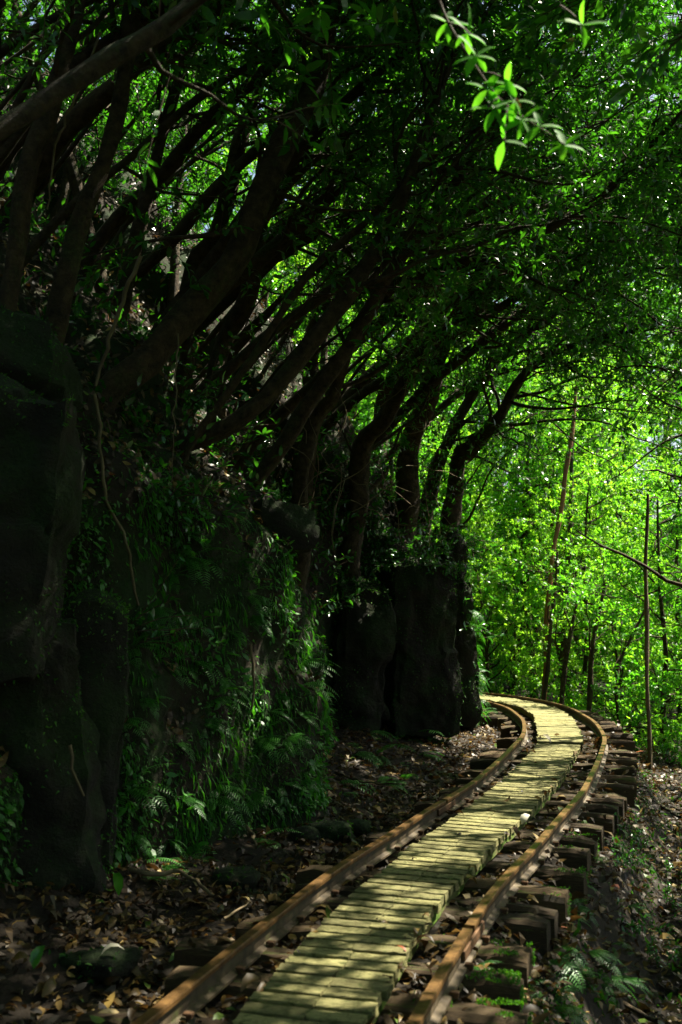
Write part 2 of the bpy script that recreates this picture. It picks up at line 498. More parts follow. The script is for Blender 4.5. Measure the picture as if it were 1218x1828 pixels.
# ------------------------------------------------------------------ rocks
def rock(name, c, size, rot, label, seed, cat='rock', group=None, n=16, p=.42, amp=.10, m='rock'):
    t = np.linspace(-1, 1, n)
    a, b = np.meshgrid(t, t)
    mbk = MB()
    PW, PN = [], []
    idn = np.arange(n * n).reshape(n, n)
    Qd = np.stack([idn[:-1, :-1], idn[:-1, 1:], idn[1:, 1:], idn[1:, :-1]], -1).reshape(-1, 4)
    for ax in range(3):
        for s in (-1, 1):
            V = np.empty((n * n, 3))
            V[:, ax] = s; V[:, (ax + 1) % 3] = a.ravel(); V[:, (ax + 2) % 3] = b.ravel()
            L = np.linalg.norm(V, axis=1, keepdims=True)
            V = V * ((1 - p) + p * 1.25 / L)
            W = V * np.array(size) / 2
            for i in range(len(W)):
                q = Vector(W[i]) + Vector((seed * 3.7, seed * 1.3, 0))
                vd = noise.voronoi(q * 2.3)[0]
                qc = Vector((q.x * 2.4 + .3 * noise.noise(q * 2), q.y * 2.4, q.z * 1.7 + .35 * noise.noise(q * 1.3 + Vector((9, 0, 0)))))
                dd = amp * (noise.noise(q * 1.6) + .5 * noise.noise(q * 4) + .35 * noise.noise(q * 11)) + amp * .9 * min(vd[1] - vd[0], .4) + amp * .55 * noise.cell(qc)
                W[i] += V[i] / np.linalg.norm(V[i]) * dd
            mbk.add(W, Qd if s > 0 else Qd[:, ::-1], sm=True)
            fn = np.zeros(3); fn[ax] = s
            PW.append(W); PN.append(nrm(V / np.linalg.norm(V, axis=1, keepdims=True) * .5 + fn))
    o = mbk.build(name, M[m])
    o.location = c
    o.rotation_euler = rot
    o['kind'] = 'thing'
    PW, PN = np.concatenate(PW), np.concatenate(PN)
    nm = int(4000 * (size[2] * (size[0] + size[1])) ** .8)
    k = rng.integers(0, len(PW), nm)
    q = PW[k] + rng.normal(0, max(size) / n * .35, (nm, 3)) * (1 - np.abs(PN[k]))
    den = np.array([noise.noise(Vector(v * 2.2) + Vector((seed, 3, 1))) for v in q]) + .35 * PN[k][:, 2] + rng.normal(0, .12, nm)
    ok = den > .02
    q, nv = q[ok], PN[k][ok]
    L = rng.uniform(.010, .030, len(q))
    mm = MB()
    leaves(mm, q - nv * .006, nrm(nv * .6 + np.array([0, 0, -.5]) + rng.normal(0, .4, q.shape)), nv + rng.normal(0, .4, q.shape), L, L * .4, np.clip(den[ok] * 1.2 + rng.normal(.25, .15, len(q)), 0, 1), BLADE)
    mo_ = mm.build('moss', M['moss'], o)
    mo_['kind'] = 'stuff'
    return tag(o, label, cat, group)

R_ = math.radians
rock('rock_slab', (-1.86, 4.66, 1.58), (1.0, .75, 1.25), (R_(2), R_(5), R_(14)), 'tall dark rock slab at the left edge of the cliff, nearest the camera', 1, n=32, amp=.075, p=.32)
rock('rock_slab', (-1.80, 4.92, .42), (1.15, .75, 1.5), (R_(-2), R_(-3), R_(16)), 'dark rock at the cliff foot under the nearest tall slab', 8, n=32, amp=.09, p=.36)
rock('rock_block', (-2.02, 5.1, 2.30), (.95, .8, .8), (0, R_(8), R_(12)), 'mossy rock block lying on top of the nearest tall slab', 2, n=20, amp=.12, p=.65)
rock('rock_column', P(150, 1310, 5.0) + np.array([0, .15, -.02]), (.30, .42, 1.35), (R_(-3), R_(2), R_(10)), 'narrow mossy rock column beside the nearest tall slab', 3, n=20, amp=.05)
rock('rock_slab', (.80, 10.55, .80), (.66, .75, 1.78), (R_(2), 0, R_(12)), 'broad flat rock slab standing at the middle of the bend cliff, bare and dark', 4, n=36, amp=.075, p=.3)
rock('rock_slab', (.16, 10.3, .72), (.52, .7, 1.55), (R_(3), R_(3), R_(8)), 'shadowed rock slab in the recess left of the broad flat slab', 5, n=30, amp=.10)
rock('rock_slab', (1.38, 12.0, .95), (.26, .7, 2.2), (0, R_(-2), R_(6)), 'last narrow rock slab where the track disappears behind the cliff', 6, n=28, amp=.08)
rock('rock_block', (-.42, 6.75, 1.75), (.42, .5, .30), (0, R_(6), R_(20)), 'small mossy ledge block jutting from the cliff above the ferns', 7, n=14, amp=.05)
for k, (px, py, w, lb) in enumerate([(590, 1493, .26, 'flat mossy stone beside the left rail at the foot of the cliff'), (640, 1480, .13, 'small mossy stone next to the flat stone by the left rail'),
                                     (545, 1500, .12, 'dark stone left of the flat mossy stone'), (420, 1575, .2, 'mossy stone half buried in leaves beside a sleeper end'),
                                     (190, 1735, .20, 'low mossy stone in the leaf litter at lower left'), (135, 1725, .13, 'small stone in the leaf litter at far lower left'),
                                     (835, 1300, .2, 'mossy stone below the last rock slab near the inner rail'), (1010, 1720, .16, 'mossy stone on the dark bank right of the sleepers')]):
    zz = -.2 if px < 900 else -.5
    g = G(px, py, zz)
    rock('stone', (g[0], g[1], zz + .02), (w, w * .8, w * .45), (0, 0, k * 1.1), lb, 20 + k, cat='stone', n=9, p=.75, amp=.03, group='stones by the track')

# ------------------------------------------------------------------ rails and sleepers
track = empty('railway_track', (*CL[np.searchsorted(CS, 4.0)], -.2), 'narrow railway track with rusty rails on old wooden sleepers curving left', 'railway track')
track.location = (0, 0, 0)
PROF = [(-.021, 0), (.021, 0), (.023, -.006), (.022, -.020), (.006, -.026), (.0055, -.072), (.036, -.080), (.037, -.088), (-.037, -.088), (-.036, -.080), (-.0055, -.072),
        (-.006, -.026), (-.022, -.020), (-.023, -.006)]
PROF = [(a * .86, b) for a, b in PROF]
PROF_M = [0, 0, 0, 1, 1, 1, 1, 1, 1, 1, 1, 1, 0, 0]

def rail(s0, s1, r):
    s = np.arange(s0, s1, .07)
    n = len(PROF)
    V = []
    for k, q in enumerate(s):
        wob = .004 * math.sin(q * 1.9 + r) + .003 * math.sin(q * 4.1)
        zz = .005 * math.sin(q * 1.3 + 2 * r)
        for (a, b) in PROF:
            p, _a = at_track(q, r + a + wob, b + zz)
            V.append(p)
    mbr = MB()
    V = np.array(V)
    idn = np.arange(len(V)).reshape(len(s), n)
    for j in range(n):
        j2 = (j + 1) % n
        Q = np.stack([idn[:-1, j], idn[:-1, j2], idn[1:, j2], idn[1:, j]], -1)
        mbr.Fs.append((Q, PROF_M[j], False))
    mbr.V.append(V); mbr.T.append(np.full(len(V), .5)); mbr.n = len(V)
    mbr.Fs.append((idn[:1, ::-1].copy(), 0, False)); mbr.Fs.append((idn[-1:].copy(), 0, False))
    return mbr.build('rail', [M['rust'], M['rust_web']], track)

def s_of(px, py, z=0.0):
    return track_coord(G(px, py, z)[:2])[0, 0]

GA = .381
jl, jr1, jr2 = s_of(790, 1427), s_of(836, 1654), s_of(1054, 1400)
SEND = CS[-1] - .2
for a, b, r in ((.4, jl - .004, -GA), (jl + .004, SEND, -GA), (.4, jr1 - .006, GA), (jr1 + .006, SEND, GA)):
    rail(a, b, r)
fp = MB()
def boxv(mbx, c, h, ang=0.0, mi=0, bev=0.0):
    sx, sy, sz = h
    if bev:
        xs = [(-sx, -sy + bev), (-sx + bev, -sy), (sx - bev, -sy), (sx, -sy + bev), (sx, sy - bev), (sx - bev, sy), (-sx + bev, sy), (-sx, sy - bev)]
    else:
        xs = [(-sx, -sy), (sx, -sy), (sx, sy), (-sx, sy)]
    n = len(xs)
    ca, sa = math.cos(ang), math.sin(ang)
    b2 = bev
    rings = []
    for zz, ins in ((-sz, b2), (-sz + b2, 0), (sz - b2, 0), (sz, b2)) if bev else ((-sz, 0), (sz, 0)):
        for (x, y) in xs:
            x2 = x * (1 - ins / sx); y2 = y * (1 - ins / sy)
            rings.append((c[0] + x2 * ca - y2 * sa, c[1] + x2 * sa + y2 * ca, c[2] + zz))
    m = len(rings) // n
    idn = np.arange(m * n).reshape(m, n)
    base = mbx.n
    mbx.V.append(np.array(rings)); mbx.T.append(np.full(m * n, .5)); mbx.n += m * n
    Q = np.stack([idn[:-1], np.roll(idn, -1, 1)[:-1], np.roll(idn, -1, 1)[1:], idn[1:]], -1).reshape(-1, 4)
    mbx.Fs.append((Q + base, mi, False))
    mbx.Fs.append((idn[:1, ::-1] + base, mi, False)); mbx.Fs.append((idn[-1:] + base, mi, False))

fb = MB(); boxv(fb, (0, 0, 0), (.007, .19, .019), 0, 0, .003); fpm = fb.mesh('fishplate', M['iron'])
sb = MB(); boxv(sb, (0, 0, 0), (.010, .010, .008), 0, 0, .003); boxv(sb, (.004, 0, .010), (.016, .012, .005), 0, 0, .002); spm = sb.mesh('spike', M['iron'])
for s, r in ((jl, -GA), (jr1, GA)):
    for sd in (-1, 1):
        p, a = at_track(s, r + sd * .0145, -.047)
        o = link('fishplate', fpm, track, p); o.rotation_euler.z = a

# sleeper right ends read off the photograph
SL = [(946, 1697), (978, 1645), (993, 1624), (1013, 1594), (1045, 1555), (1052, 1519), (1065, 1495), (1076, 1476), (1095, 1454), (1103, 1441), (1113, 1429), (1119, 1419), (1132, 1402),
      (1136, 1388), (1136, 1371), (1137, 1356), (1137, 1343), (1133, 1321), (1129, 1309), (1110, 1297), (1099, 1289), (1087, 1282), (1076, 1277), (1067, 1272), (1053, 1268), (931, 1749), (941, 1805)]
sl = []
for x, y in SL:
    q = G(x, y, -.09)
    s, r = track_coord(q[:2])[0]
    sl.append((s, min(max(r, .55), 1.05)))
sl.sort()
first, last_s = sl[0][0], sl[-1][0]
k = first - .42
while k > .6:
    sl.append((k, .68 + .08 * rng.random())); k -= .42
k = last_s + .4
while k < SEND:
    sl.append((k, .70 + .1 * rng.random())); k += .45
ml = []
for v in range(5):
    mbk = MB()
    nx = 15
    ring = []
    for i, x in enumerate(np.linspace(-.5, .5, nx)):
        for (yy, zz) in ((-.5, -1), (.5, -1), (.5, -.18), (.44, -.05), (.30, 0), (-.30, 0), (-.44, -.05), (-.5, -.18)):
            en = .9 if i in (0, nx - 1) else 1
            ring.append((x, yy * en * (1 + rng.normal(0, .035)), zz + rng.normal(0, .03) - (.06 if en < 1 and zz > -.3 else 0)))
    idn = np.arange(nx * 8).reshape(nx, 8)
    mbk.add(ring, np.stack([idn[:-1], np.roll(idn, -1, 1)[:-1], np.roll(idn, -1, 1)[1:], idn[1:]], -1).reshape(-1, 4)[:, ::-1])
    mbk.Fs.append((idn[:1], 0, False)); mbk.Fs.append((idn[-1:, ::-1], 0, False))
    ml.append(mbk.mesh('sleeper', M['sleeper']))
sleepers = []
for n_, (s, r1) in enumerate(sorted(sl)):
    r0 = -rng.uniform(.52, .74)
    p, a = at_track(s, (r0 + r1) / 2, -.0885 + rng.normal(0, .004))
    o = link('sleeper', ml[n_ % 5], track, p)
    o.rotation_euler = (rng.normal(0, .03), rng.normal(0, .008), a + rng.normal(0, .025))
    o.scale = (r1 - r0, rng.uniform(.12, .16), rng.uniform(.15, .18))
    sleepers.append((o, s, r0, r1, a))
    if s < 8.5:
        for r in (-GA, GA):
            for sd in (-1, 1):
                q, _a = at_track(s + sd * .03, r + sd * .043, -.078)
                e = link('spike', spm, o, q); e.rotation_euler.z = a + (0 if sd < 0 else math.pi); e.matrix_parent_inverse = o.matrix_basis.inverted()

# ------------------------------------------------------------------ boardwalk between the rails
BC = [((423, 1820), (650, 1820)), ((590, 1631), (772, 1631)), ((708, 1534), (854, 1534)), ((806, 1462), (931, 1462)), ((874, 1410), (985, 1410)), ((920, 1372), (1013, 1372)), ((961, 1330), (1035, 1330))]
bc = [((G(*a, -.025) + G(*b, -.025)) / 2)[:2] for a, b in BC]
d0 = nrm(bc[0] - bc[1])
bc = [bc[0] + d0 * 2.2, bc[0] + d0 * 1.0] + bc
def plank_run(name, label, line, pitch, width, two, gap, z0):
    root = empty(name, (0, 0, 0), label, 'boardwalk')
    ln, _ = smooth(np.c_[np.array(line), np.zeros(len(line))], .03)
    ln = ln[:, :2]
    s = np.r_[0, np.cumsum(np.linalg.norm(np.diff(ln, axis=0), axis=1))]
    tn = nrm(np.gradient(ln, axis=0))
    rt = np.c_[tn[:, 1], -tn[:, 0]]
    for sd in (-1, 1):
        mbs = MB()
        q = ln + rt * sd * (width / 2 - .035)
        V = []
        for i in range(0, len(q), 4):
            for (a, b) in ((-.02, -.08), (.02, -.08), (.02, -.018), (-.02, -.018)):
                V.append((*(q[i] + rt[i] * a), z0 + b))
        m = len(V) // 4
        idn = np.arange(m * 4).reshape(m, 4)
        mbs.add(V, np.stack([idn[:-1], np.roll(idn, -1, 1)[:-1], np.roll(idn, -1, 1)[1:], idn[1:]], -1).reshape(-1, 4))
        mbs.build('stringer', M['plank_end'], root)
    pm = []
    for v in range(7):
        mbp = MB()
        nx = 9
        ring = []
        off = rng.normal(0, .009, (nx, 8))
        for i, x in enumerate(np.linspace(-.5, .5, nx)):
            for j, (yy, zz) in enumerate(((-.5, -1), (.5, -1), (.5, -.1), (.47, -.02), (.3, 0), (-.3, 0), (-.47, -.02), (-.5, -.1))):
                ring.append((x + (rng.normal(0, .012) if i in (0, nx - 1) else 0), yy * (1 + off[i, j]), zz + (rng.normal(0, .02) if zz > -.5 else 0)))
        idn = np.arange(nx * 8).reshape(nx, 8)
        mbp.add(ring, np.stack([idn[:-1], np.roll(idn, -1, 1)[:-1], np.roll(idn, -1, 1)[1:], idn[1:]], -1).reshape(-1, 4)[:, ::-1])
        mbp.Fs.append((idn[:1], 0, False)); mbp.Fs.append((idn[-1:, ::-1], 0, False))
        pm.append(mbp.mesh('plank', M['plank']))
    t = pitch / 2
    row = 0
    while t < s[-1]:
        i = min(np.searchsorted(s, t), len(ln) - 1)
        a = math.atan2(rt[i][1], rt[i][0])
        seam = rng.normal(0, .006) + .01
        lo, hi = -width / 2 + rng.normal(0, .006), width / 2 + rng.normal(0, .006)
        dz = rng.normal(0, .0010)
        for (u, v) in (((lo, seam - .0025), (seam + .0025, hi)) if two else ((lo, hi),)):
            c = np.array([np.interp(t, s, ln[:, 0]), np.interp(t, s, ln[:, 1])]) + rt[i] * (u + v) / 2
            o = link('plank', pm[int(rng.integers(7))], root, (c[0], c[1], z0 + dz + rng.normal(0, .0006)))
            o.scale = (v - u, pitch - gap + rng.normal(0, .002), .034)
            o.rotation_euler = (rng.normal(0, .012), rng.normal(0, .005), a + rng.normal(0, .006))
        t += pitch
        row += 1
    return root, ln, rt

bw1, bl1, br1 = plank_run('boardwalk', 'weathered slatted boardwalk of short cross planks between the rails in front', bc, .088, .385, True, .023, -.02)
far_c = [G(998, 1326, -.02)[:2] + np.array([.02, .03]), G(995, 1300, -.02)[:2], G(985, 1279, -.02)[:2], G(958, 1263, -.02)[:2]]
i0 = np.searchsorted(CS, track_coord(far_c[-1])[0, 0])
far_c += [CL[i] for i in range(i0 + 16, len(CL) - 8, 16)]
bw2, bl2, br2 = plank_run('boardwalk', 'pale far boardwalk of tight wide planks leading round the bend', far_c, .115, .42, False, .010, -.012)

# ------------------------------------------------------------------ gaps in the canopy that let the sun reach the track
SPOTS = []
def spot(px, py, r, z=-.02, n=1, spread=0.0):
    for _ in range(n):
        q = G(px + rng.normal(0, spread) if spread else px, py + (rng.normal(0, spread * .5) if spread else 0), z)
        SPOTS.append((q, r * rng.uniform(.8, 1.2)))
for px, py, r in [(585, 1662, .10), (640, 1660, .08), (690, 1648, .07), (745, 1590, .13), (775, 1604, .08), (640, 1792, .09), (560, 1795, .07), (700, 1612, .06), (540, 1735, .05), (610, 1715, .05), (660, 1740, .05),
                  (815, 1468, .13), (850, 1455, .14), (770, 1492, .11), (895, 1402, .16), (950, 1385, .14), (925, 1420, .10), (725, 1540, .09), (790, 1520, .07), (680, 1575, .05), (870, 1440, .10),
                  (960, 1350, .2), (1000, 1340, .2), (990, 1310, .6), (985, 1285, .8), (950, 1265, .9), (900, 1250, .9), (860, 1242, .9),
                  (860, 1600, .09), (800, 1690, .10), (900, 1560, .10), (950, 1500, .10), (760, 1780, .08), (1000, 1460, .10), (1040, 1410, .12), (1070, 1350, .2), (1060, 1300, .4),
                  (560, 1580, .06), (450, 1660, .05), (380, 1720, .05), (730, 1700, .07), (780, 1640, .06), (905, 1480, .08), (930, 1465, .08), (400, 1625, .09), (430, 1640, .06),
                  (930, 1690, .07), (960, 1630, .06), (1010, 1590, .06), (1040, 1545, .06), (940, 1740, .06), (1080, 1480, .06), (860, 1290, .35), (850, 1270, .3), (1120, 1380, .10),
                  (1180, 1400, .08), (20, 1790, .08), (600, 1490, .06), (492, 1588, .09), (530, 1570, .07), (345, 1678, .08), (310, 1722, .07), (690, 1465, .10), (765, 1418, .12), (840, 1365, .15), (880, 1330, .2),
                  (640, 1500, .07), (240, 1690, .05), (560, 1660, .06), (610, 1650, .06), (840, 1640, .08), (790, 1720, .08)]:
    spot(px, py, r)
for px, py, Y, r in [(885, 195, 2.5, .14), (935, 215, 2.5, .16), (1010, 262, 2.5, .14), (850, 130, 2.5, .13), (800, 60, 2.5, .11), (1035, 50, 2.5, .09), (905, 175, 2.5, .08), (850, 1240, 11.75, .4), (850, 1180, 11.75, .4), (840, 1100, 11.75, .35),
                     (280, 700, 6.6, .10), (380, 800, 6.7, .09), (370, 780, 6.8, .06), (340, 1480, 5.3, .10), (360, 1380, 5.5, .05), (640, 780, 8, .10), (560, 850, 7.3, .12), (700, 870, 9.8, .2), (740, 920, 10, .2), (620, 900, 7.8, .14), (680, 960, 9, .14), (780, 940, 10.6, .2), (550, 1060, 6.9, .08), (570, 1110, 6.9, .07), (480, 830, 7, .07), (430, 1040, 6.2, .06),
                     (600, 960, 7.5, .08), (520, 1180, 6.3, .08), (560, 1250, 6.4, .06), (470, 1160, 6.2, .06), (330, 1000, 5.7, .05), (650, 940, 8.5, .1), (590, 1080, 7, .07), (665, 1300, 8.5, .1)]:
    SPOTS.append((P(px, py, Y), r))
SPC = np.array([s[0] for s in SPOTS]); SPR = np.array([s[1] for s in SPOTS])
SV = np.array(SUN)

def sun_cull(pos):
    keep = np.ones(len(pos), bool)
    for c, r in zip(SPC, SPR):
        d = pos - c
        a = d @ SV
        rr = (d * d).sum(1) - a * a
        keep &= ~((a > .25) & (rr < r * r))
    return keep

# ------------------------------------------------------------------ trees
def limb_path(p0, d, length, n=8, wander=.22, bias=(0, 0, 0)):
    p, d = np.array(p0, float), nrm(np.array(d, float))
    out = [p.copy()]
    for _ in range(n):
        d = nrm(d + rng.normal(0, wander, 3) + np.array(bias))
        p = p + d * length / n
        out.append(p.copy())
    return np.array(out)

def foliage(mb, paths, per_m, nleaf, L, tones, tw_len=(.22, .55), cull=True, twig_r=.0035, tpl=LANCE, wr=.3, up_bias=.1, frac0=.15, twmat=1):
    """twigs and leaves along limb paths"""
    A, D, LN = [], [], []
    for pts in paths:
        seg = np.linalg.norm(np.diff(pts, axis=0), axis=1)
        S = np.r_[0, np.cumsum(seg)]
        n = max(2, int(S[-1] * per_m))
        t = S[-1] * (frac0 + (1 - frac0) * rng.random(n) ** .8)
        q = np.stack([np.interp(t, S, pts[:, k]) for k in range(3)], -1)
        i = np.clip(np.searchsorted(S, t), 1, len(seg)) - 1
        tan = nrm(np.diff(pts, axis=0))[i]
        A.append(q); D.append(nrm(tan * .55 + rvec(n) * .8 + np.array([0, 0, up_bias]))); LN.append(rng.uniform(*tw_len, n))
    A, D, LN = np.concatenate(A), np.concatenate(D), np.concatenate(LN)
    if cull:
        k = sun_cull(A + D * LN[:, None] * .6)
        A, D, LN = A[k], D[k], LN[k]
    n = len(A)
    # twig tubes: three-sided, three rings
    side = nrm(np.cross(D, rvec(n))); bi = np.cross(D, side)
    rings = []
    for t, rr in ((0, 1), (.5, .7), (1, .35)):
        c = A + D * (LN * t)[:, None] + np.array([0, 0, -.12]) * (LN * t * t)[:, None]
        for a in (0, 2.094, 4.189):
            rings.append(c + (side * math.cos(a) + bi * math.sin(a)) * twig_r * rr)
    V = np.stack(rings, 1)
    fq = np.array([(r * 3 + j, r * 3 + (j + 1) % 3, r * 3 + 3 + (j + 1) % 3, r * 3 + 3 + j) for r in (0, 1) for j in range(3)])
    mb.add(V.reshape(-1, 3), (fq[None] + (np.arange(n) * 9)[:, None, None]).reshape(-1, 4), twmat)
    # leaves
    k = np.repeat(np.arange(n), nleaf)
    m = len(k)
    t = 1 - .75 * rng.random(m) ** 1.6
    pos = A[k] + D[k] * (LN[k] * t)[:, None] + np.array([0, 0, -.12]) * (LN[k] * t * t)[:, None]
    d = nrm(D[k] * .55 + rvec(m) * .85 + np.array([0, 0, -.05]))
    up = np.array([0, 0, 1.0]) + rng.normal(0, .45, (m, 3))
    if cull:
        kk = sun_cull(pos + d * L * .5)
        pos, d, up, k = pos[kk], d[kk], up[kk], k[kk]
        m = len(k)
    ll = L * rng.uniform(.65, 1.25, m)
    tone = np.clip(rng.uniform(*tones, n)[k] + rng.normal(0, .12, m), 0, .95)
    tone = np.where(rng.random(m) < .004, 1.0, tone)
    leaves(mb, pos, d, up, ll, ll * wr * rng.uniform(.8, 1.2, m), tone, tpl)

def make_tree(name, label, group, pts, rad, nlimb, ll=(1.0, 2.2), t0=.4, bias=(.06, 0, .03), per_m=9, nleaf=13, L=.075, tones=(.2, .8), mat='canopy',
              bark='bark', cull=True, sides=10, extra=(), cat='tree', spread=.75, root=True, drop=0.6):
    pts = np.asarray(pts, float); rad = np.asarray(rad, float)
    if root:
        hz = hill_z(pts[0][0], pts[0][1])
        if hz is not None and pts[0][2] > hz - .05:
            low = np.array([pts[0][0] - .12, pts[0][1], min(hz, pts[0][2] - .1) - .35])
        else:
            low = pts[0] - nrm(pts[1] - pts[0]) * drop
        pts = np.r_[[low], pts]
        rad = np.r_[rad[0] * 1.35, rad]
    base = pts[0].copy()
    tp, tr = smooth(pts, .10, rad)
    ph = rng.uniform(0, 6.28, 6)
    w = np.arange(len(tp))[:, None] * .1
    tp = tp + np.minimum(tr, .1)[:, None] * .3 * np.c_[np.sin(w[:, 0] * 5 + ph[0]), np.sin(w[:, 0] * 4 + ph[1]), np.sin(w[:, 0] * 6 + ph[2])]
    e = empty(name, base, label, cat, group)
    mbt = MB()
    mbt.add(*tube(tp, np.maximum(tr, .004) * (1 + .12 * np.sin(np.arange(len(tp)) * .9 + ph[3]) * np.sin(np.arange(len(tp)) * .37 + ph[4])), sides, .2), sm=True)
    mbt.build('trunk', M[bark], e, base)
    S = np.r_[0, np.cumsum(np.linalg.norm(np.diff(tp, axis=0), axis=1))]
    paths = []
    for i in range(nlimb):
        t = S[-1] * (t0 + (1 - t0) * ((i + rng.random()) / nlimb))
        j = min(np.searchsorted(S, t), len(tp) - 2)
        tan = nrm(tp[j + 1] - tp[j])
        d = nrm(tan * .6 + rvec(1)[0] * spread + np.array(bias) * 5)
        ln = rng.uniform(*ll) * (1.1 - .5 * t / S[-1])
        path = limb_path(tp[j], d, ln, bias=bias)
        paths.append((path, max(.006, min(tr[j] * .45, .012 * ln + .004))))
    for pth, r in extra:
        paths.append((np.asarray(pth), r))
    for path, r in paths:
        q, rr = smooth(path, .21, np.linspace(r, .0035, len(path)))
        mbl = MB()
        mbl.add(*tube(q, rr, 4 if r < .012 else 6, .12), sm=True)
        mbl.build('limb', M[bark], e, base)
    if nleaf:
        mbc = MB()
        top = [tp[int(len(tp) * max(t0, .72)):]]
        foliage(mbc, [p for p, _ in paths] + [t for t in top if len(t) > 3], per_m, nleaf, L, tones, cull=cull)
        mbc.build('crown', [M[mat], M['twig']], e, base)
    return e

def px_path(pl, Ya, Yb):
    n = len(pl)
    pts = np.array([P(x, y, Ya + (Yb - Ya) * i / (n - 1)) for i, (x, y, w) in enumerate(pl)])
    rad = np.array([w * .80 / 2 / F * (Ya + (Yb - Ya) * i / (n - 1)) for i, (x, y, w) in enumerate(pl)])
    return pts, rad

def bough(pl, Ya, Yb):
    return px_path([(x, y, 1) for x, y in pl], Ya, Yb)[0]

LG = 'leaning trees on the slope'
HERO = [
    ([(190, 705, 74), (270, 640, 72), (335, 560, 64), (400, 480, 62), (455, 380, 58), (500, 290, 54), (545, 180, 48), (580, 60, 42), (615, -80, 34), (660, -220, 24)], 5.9, 6.2,
     'thickest leaning trunk, mossy, rising from the top of the cliff at left', 9, .62,
     [(bough([(470, 345), (520, 352), (560, 370), (640, 376), (700, 372)], 6.1, 6.0), .022), (bough([(440, 405), (380, 420), (300, 425), (224, 440), (155, 458)], 6.0, 5.6), .022)]),
    ([(235, 832, 46), (330, 797, 46), (400, 765, 43), (470, 707, 41), (540, 630, 38), (615, 540, 35), (680, 430, 31), (715, 350, 28), (760, 230, 22), (815, 90, 16), (860, -60, 10)], 6.5, 6.0,
     'trunk that bends low along the cliff edge before rising to the right', 12, .55, []),
    ([(430, 880, 42), (509, 789, 38), (571, 700, 35), (625, 610, 31), (690, 500, 27), (760, 400, 24), (850, 270, 18), (930, 130, 12), (980, 0, 8)], 7.3, 6.6,
     'slim trunk leaning right, rooted above the hanging ferns', 13, .5, []),
    ([(545, 820, 36), (600, 690, 31), (640, 590, 28), (694, 512, 27), (812, 477, 26), (877, 453, 25), (972, 409, 23), (1078, 350, 20), (1135, 285, 16), (1190, 230, 10), (1260, 150, 8)], 8.9, 7.0,
     'dark trunk whose upper part arcs far over the track to the right', 12, .5, [(bough([(1000, 390), (1080, 385), (1160, 400), (1240, 430)], 7.3, 7.0), .016)]),
    ([(735, 800, 44), (752, 740, 43), (785, 640, 40), (820, 580, 36), (870, 510, 30), (940, 430, 24), (1020, 340, 16), (1090, 220, 10)], 11.4, 9.5,
     'stout pale trunk above the broad flat rock slab', 13, .4, [(bough([(880, 545), (960, 549), (1040, 555), (1120, 580)], 10, 9.4), .02)]),
    ([(812, 850, 36), (845, 800, 34), (877, 763, 30), (912, 700, 25), (960, 650, 18), (1040, 610, 13), (1140, 590, 9)], 12.3, 10.5,
     'curved trunk at the end of the cliff leaning over the bend', 12, .35,
     [(bough([(905, 710), (968, 700), (1033, 672), (1105, 680), (1190, 690), (1260, 705)], 11.8, 10.6), .024), (bough([(880, 760), (932, 757), (968, 752), (1033, 748), (1090, 757), (1134, 781), (1218, 808), (1280, 830)], 12, 10.6), .022),
      (bough([(985, 752), (1025, 788), (1054, 808), (1090, 824), (1110, 850)], 11.8, 11.2), .012), (bough([(940, 660), (1040, 645), (1130, 665), (1240, 700)], 11.2, 10.2), .014),
      (bough([(930, 700), (1020, 722), (1120, 733), (1240, 745)], 11.5, 10.4), .014), (bough([(960, 640), (1060, 575), (1160, 565), (1260, 600)], 11, 10), .014), (bough([(885, 750), (930, 770), (960, 800), (975, 840)], 12, 11.6), .01)]),
    ([(640, 860, 40), (690, 740, 36), (750, 640, 32), (800, 560, 28), (860, 480, 24), (930, 390, 18), (1000, 280, 12), (1060, 150, 8)], 10.4, 8.8,
     'straight leaning trunk left of the stout pale one', 13, .4, []),
    ([(95, 570, 52), (140, 430, 47), (180, 310, 43), (210, 170, 40), (240, 20, 38), (265, -100, 34), (310, -260, 24)], 5.3, 5.4, 'dark upright trunk near the upper left, behind the nearest slab', 9, .65, []),
    ([(10, 560, 46), (40, 340, 44), (95, 190, 40), (130, 40, 36), (150, -80, 30), (190, -220, 20)], 5.0, 5.0, 'leftmost trunk, almost lost in the dark', 8, .7, []),
    ([(395, 640, 42), (440, 520, 40), (470, 400, 38), (520, 300, 35), (590, 170, 29), (650, 40, 23), (690, -60, 17)], 8.6, 8, 'trunk directly behind the thickest one, parallel to it', 10, .6, []),
    ([(560, 620, 38), (600, 470, 34), (640, 330, 30), (700, 180, 24), (760, 40, 18), (800, -60, 12)], 10.2, 9, 'steep trunk in the middle of the picture against bright leaves', 10, .5, []),
    ([(340, 520, 36), (375, 430, 36), (410, 330, 34), (440, 220, 30), (475, 100, 26), (500, -40, 20)], 8.4, 8, 'slender steep trunk left of the thickest one in its upper part', 8, .6, []),
    ([(300, 610, 32), (356, 552, 31), (458, 470, 30), (534, 402, 27), (610, 330, 22), (690, 250, 17), (780, 170, 12)], 8.2, 7.6, 'thin dark trunk crossing behind the thickest one at a low angle', 10, .55, []),
    ([(200, 640, 34), (235, 480, 32), (265, 330, 30), (310, 180, 27), (350, 30, 24), (380, -80, 18)], 7.0, 6.8, 'thin trunk between the upright dark one and the thickest one', 8, .65, []),
    ([(680, 740, 30), (720, 650, 28), (770, 550, 25), (840, 430, 20), (920, 300, 14), (985, 180, 9)], 12.5, 11, 'thin leaning trunk deep among the others above the recess', 12, .4, []),
    ([(770, 860, 30), (800, 790, 28), (835, 720, 25), (880, 650, 20), (950, 590, 14), (1050, 520, 9)], 12.4, 11, 'thin trunk just left of the curved one at the cliff end', 12, .4, []),
]
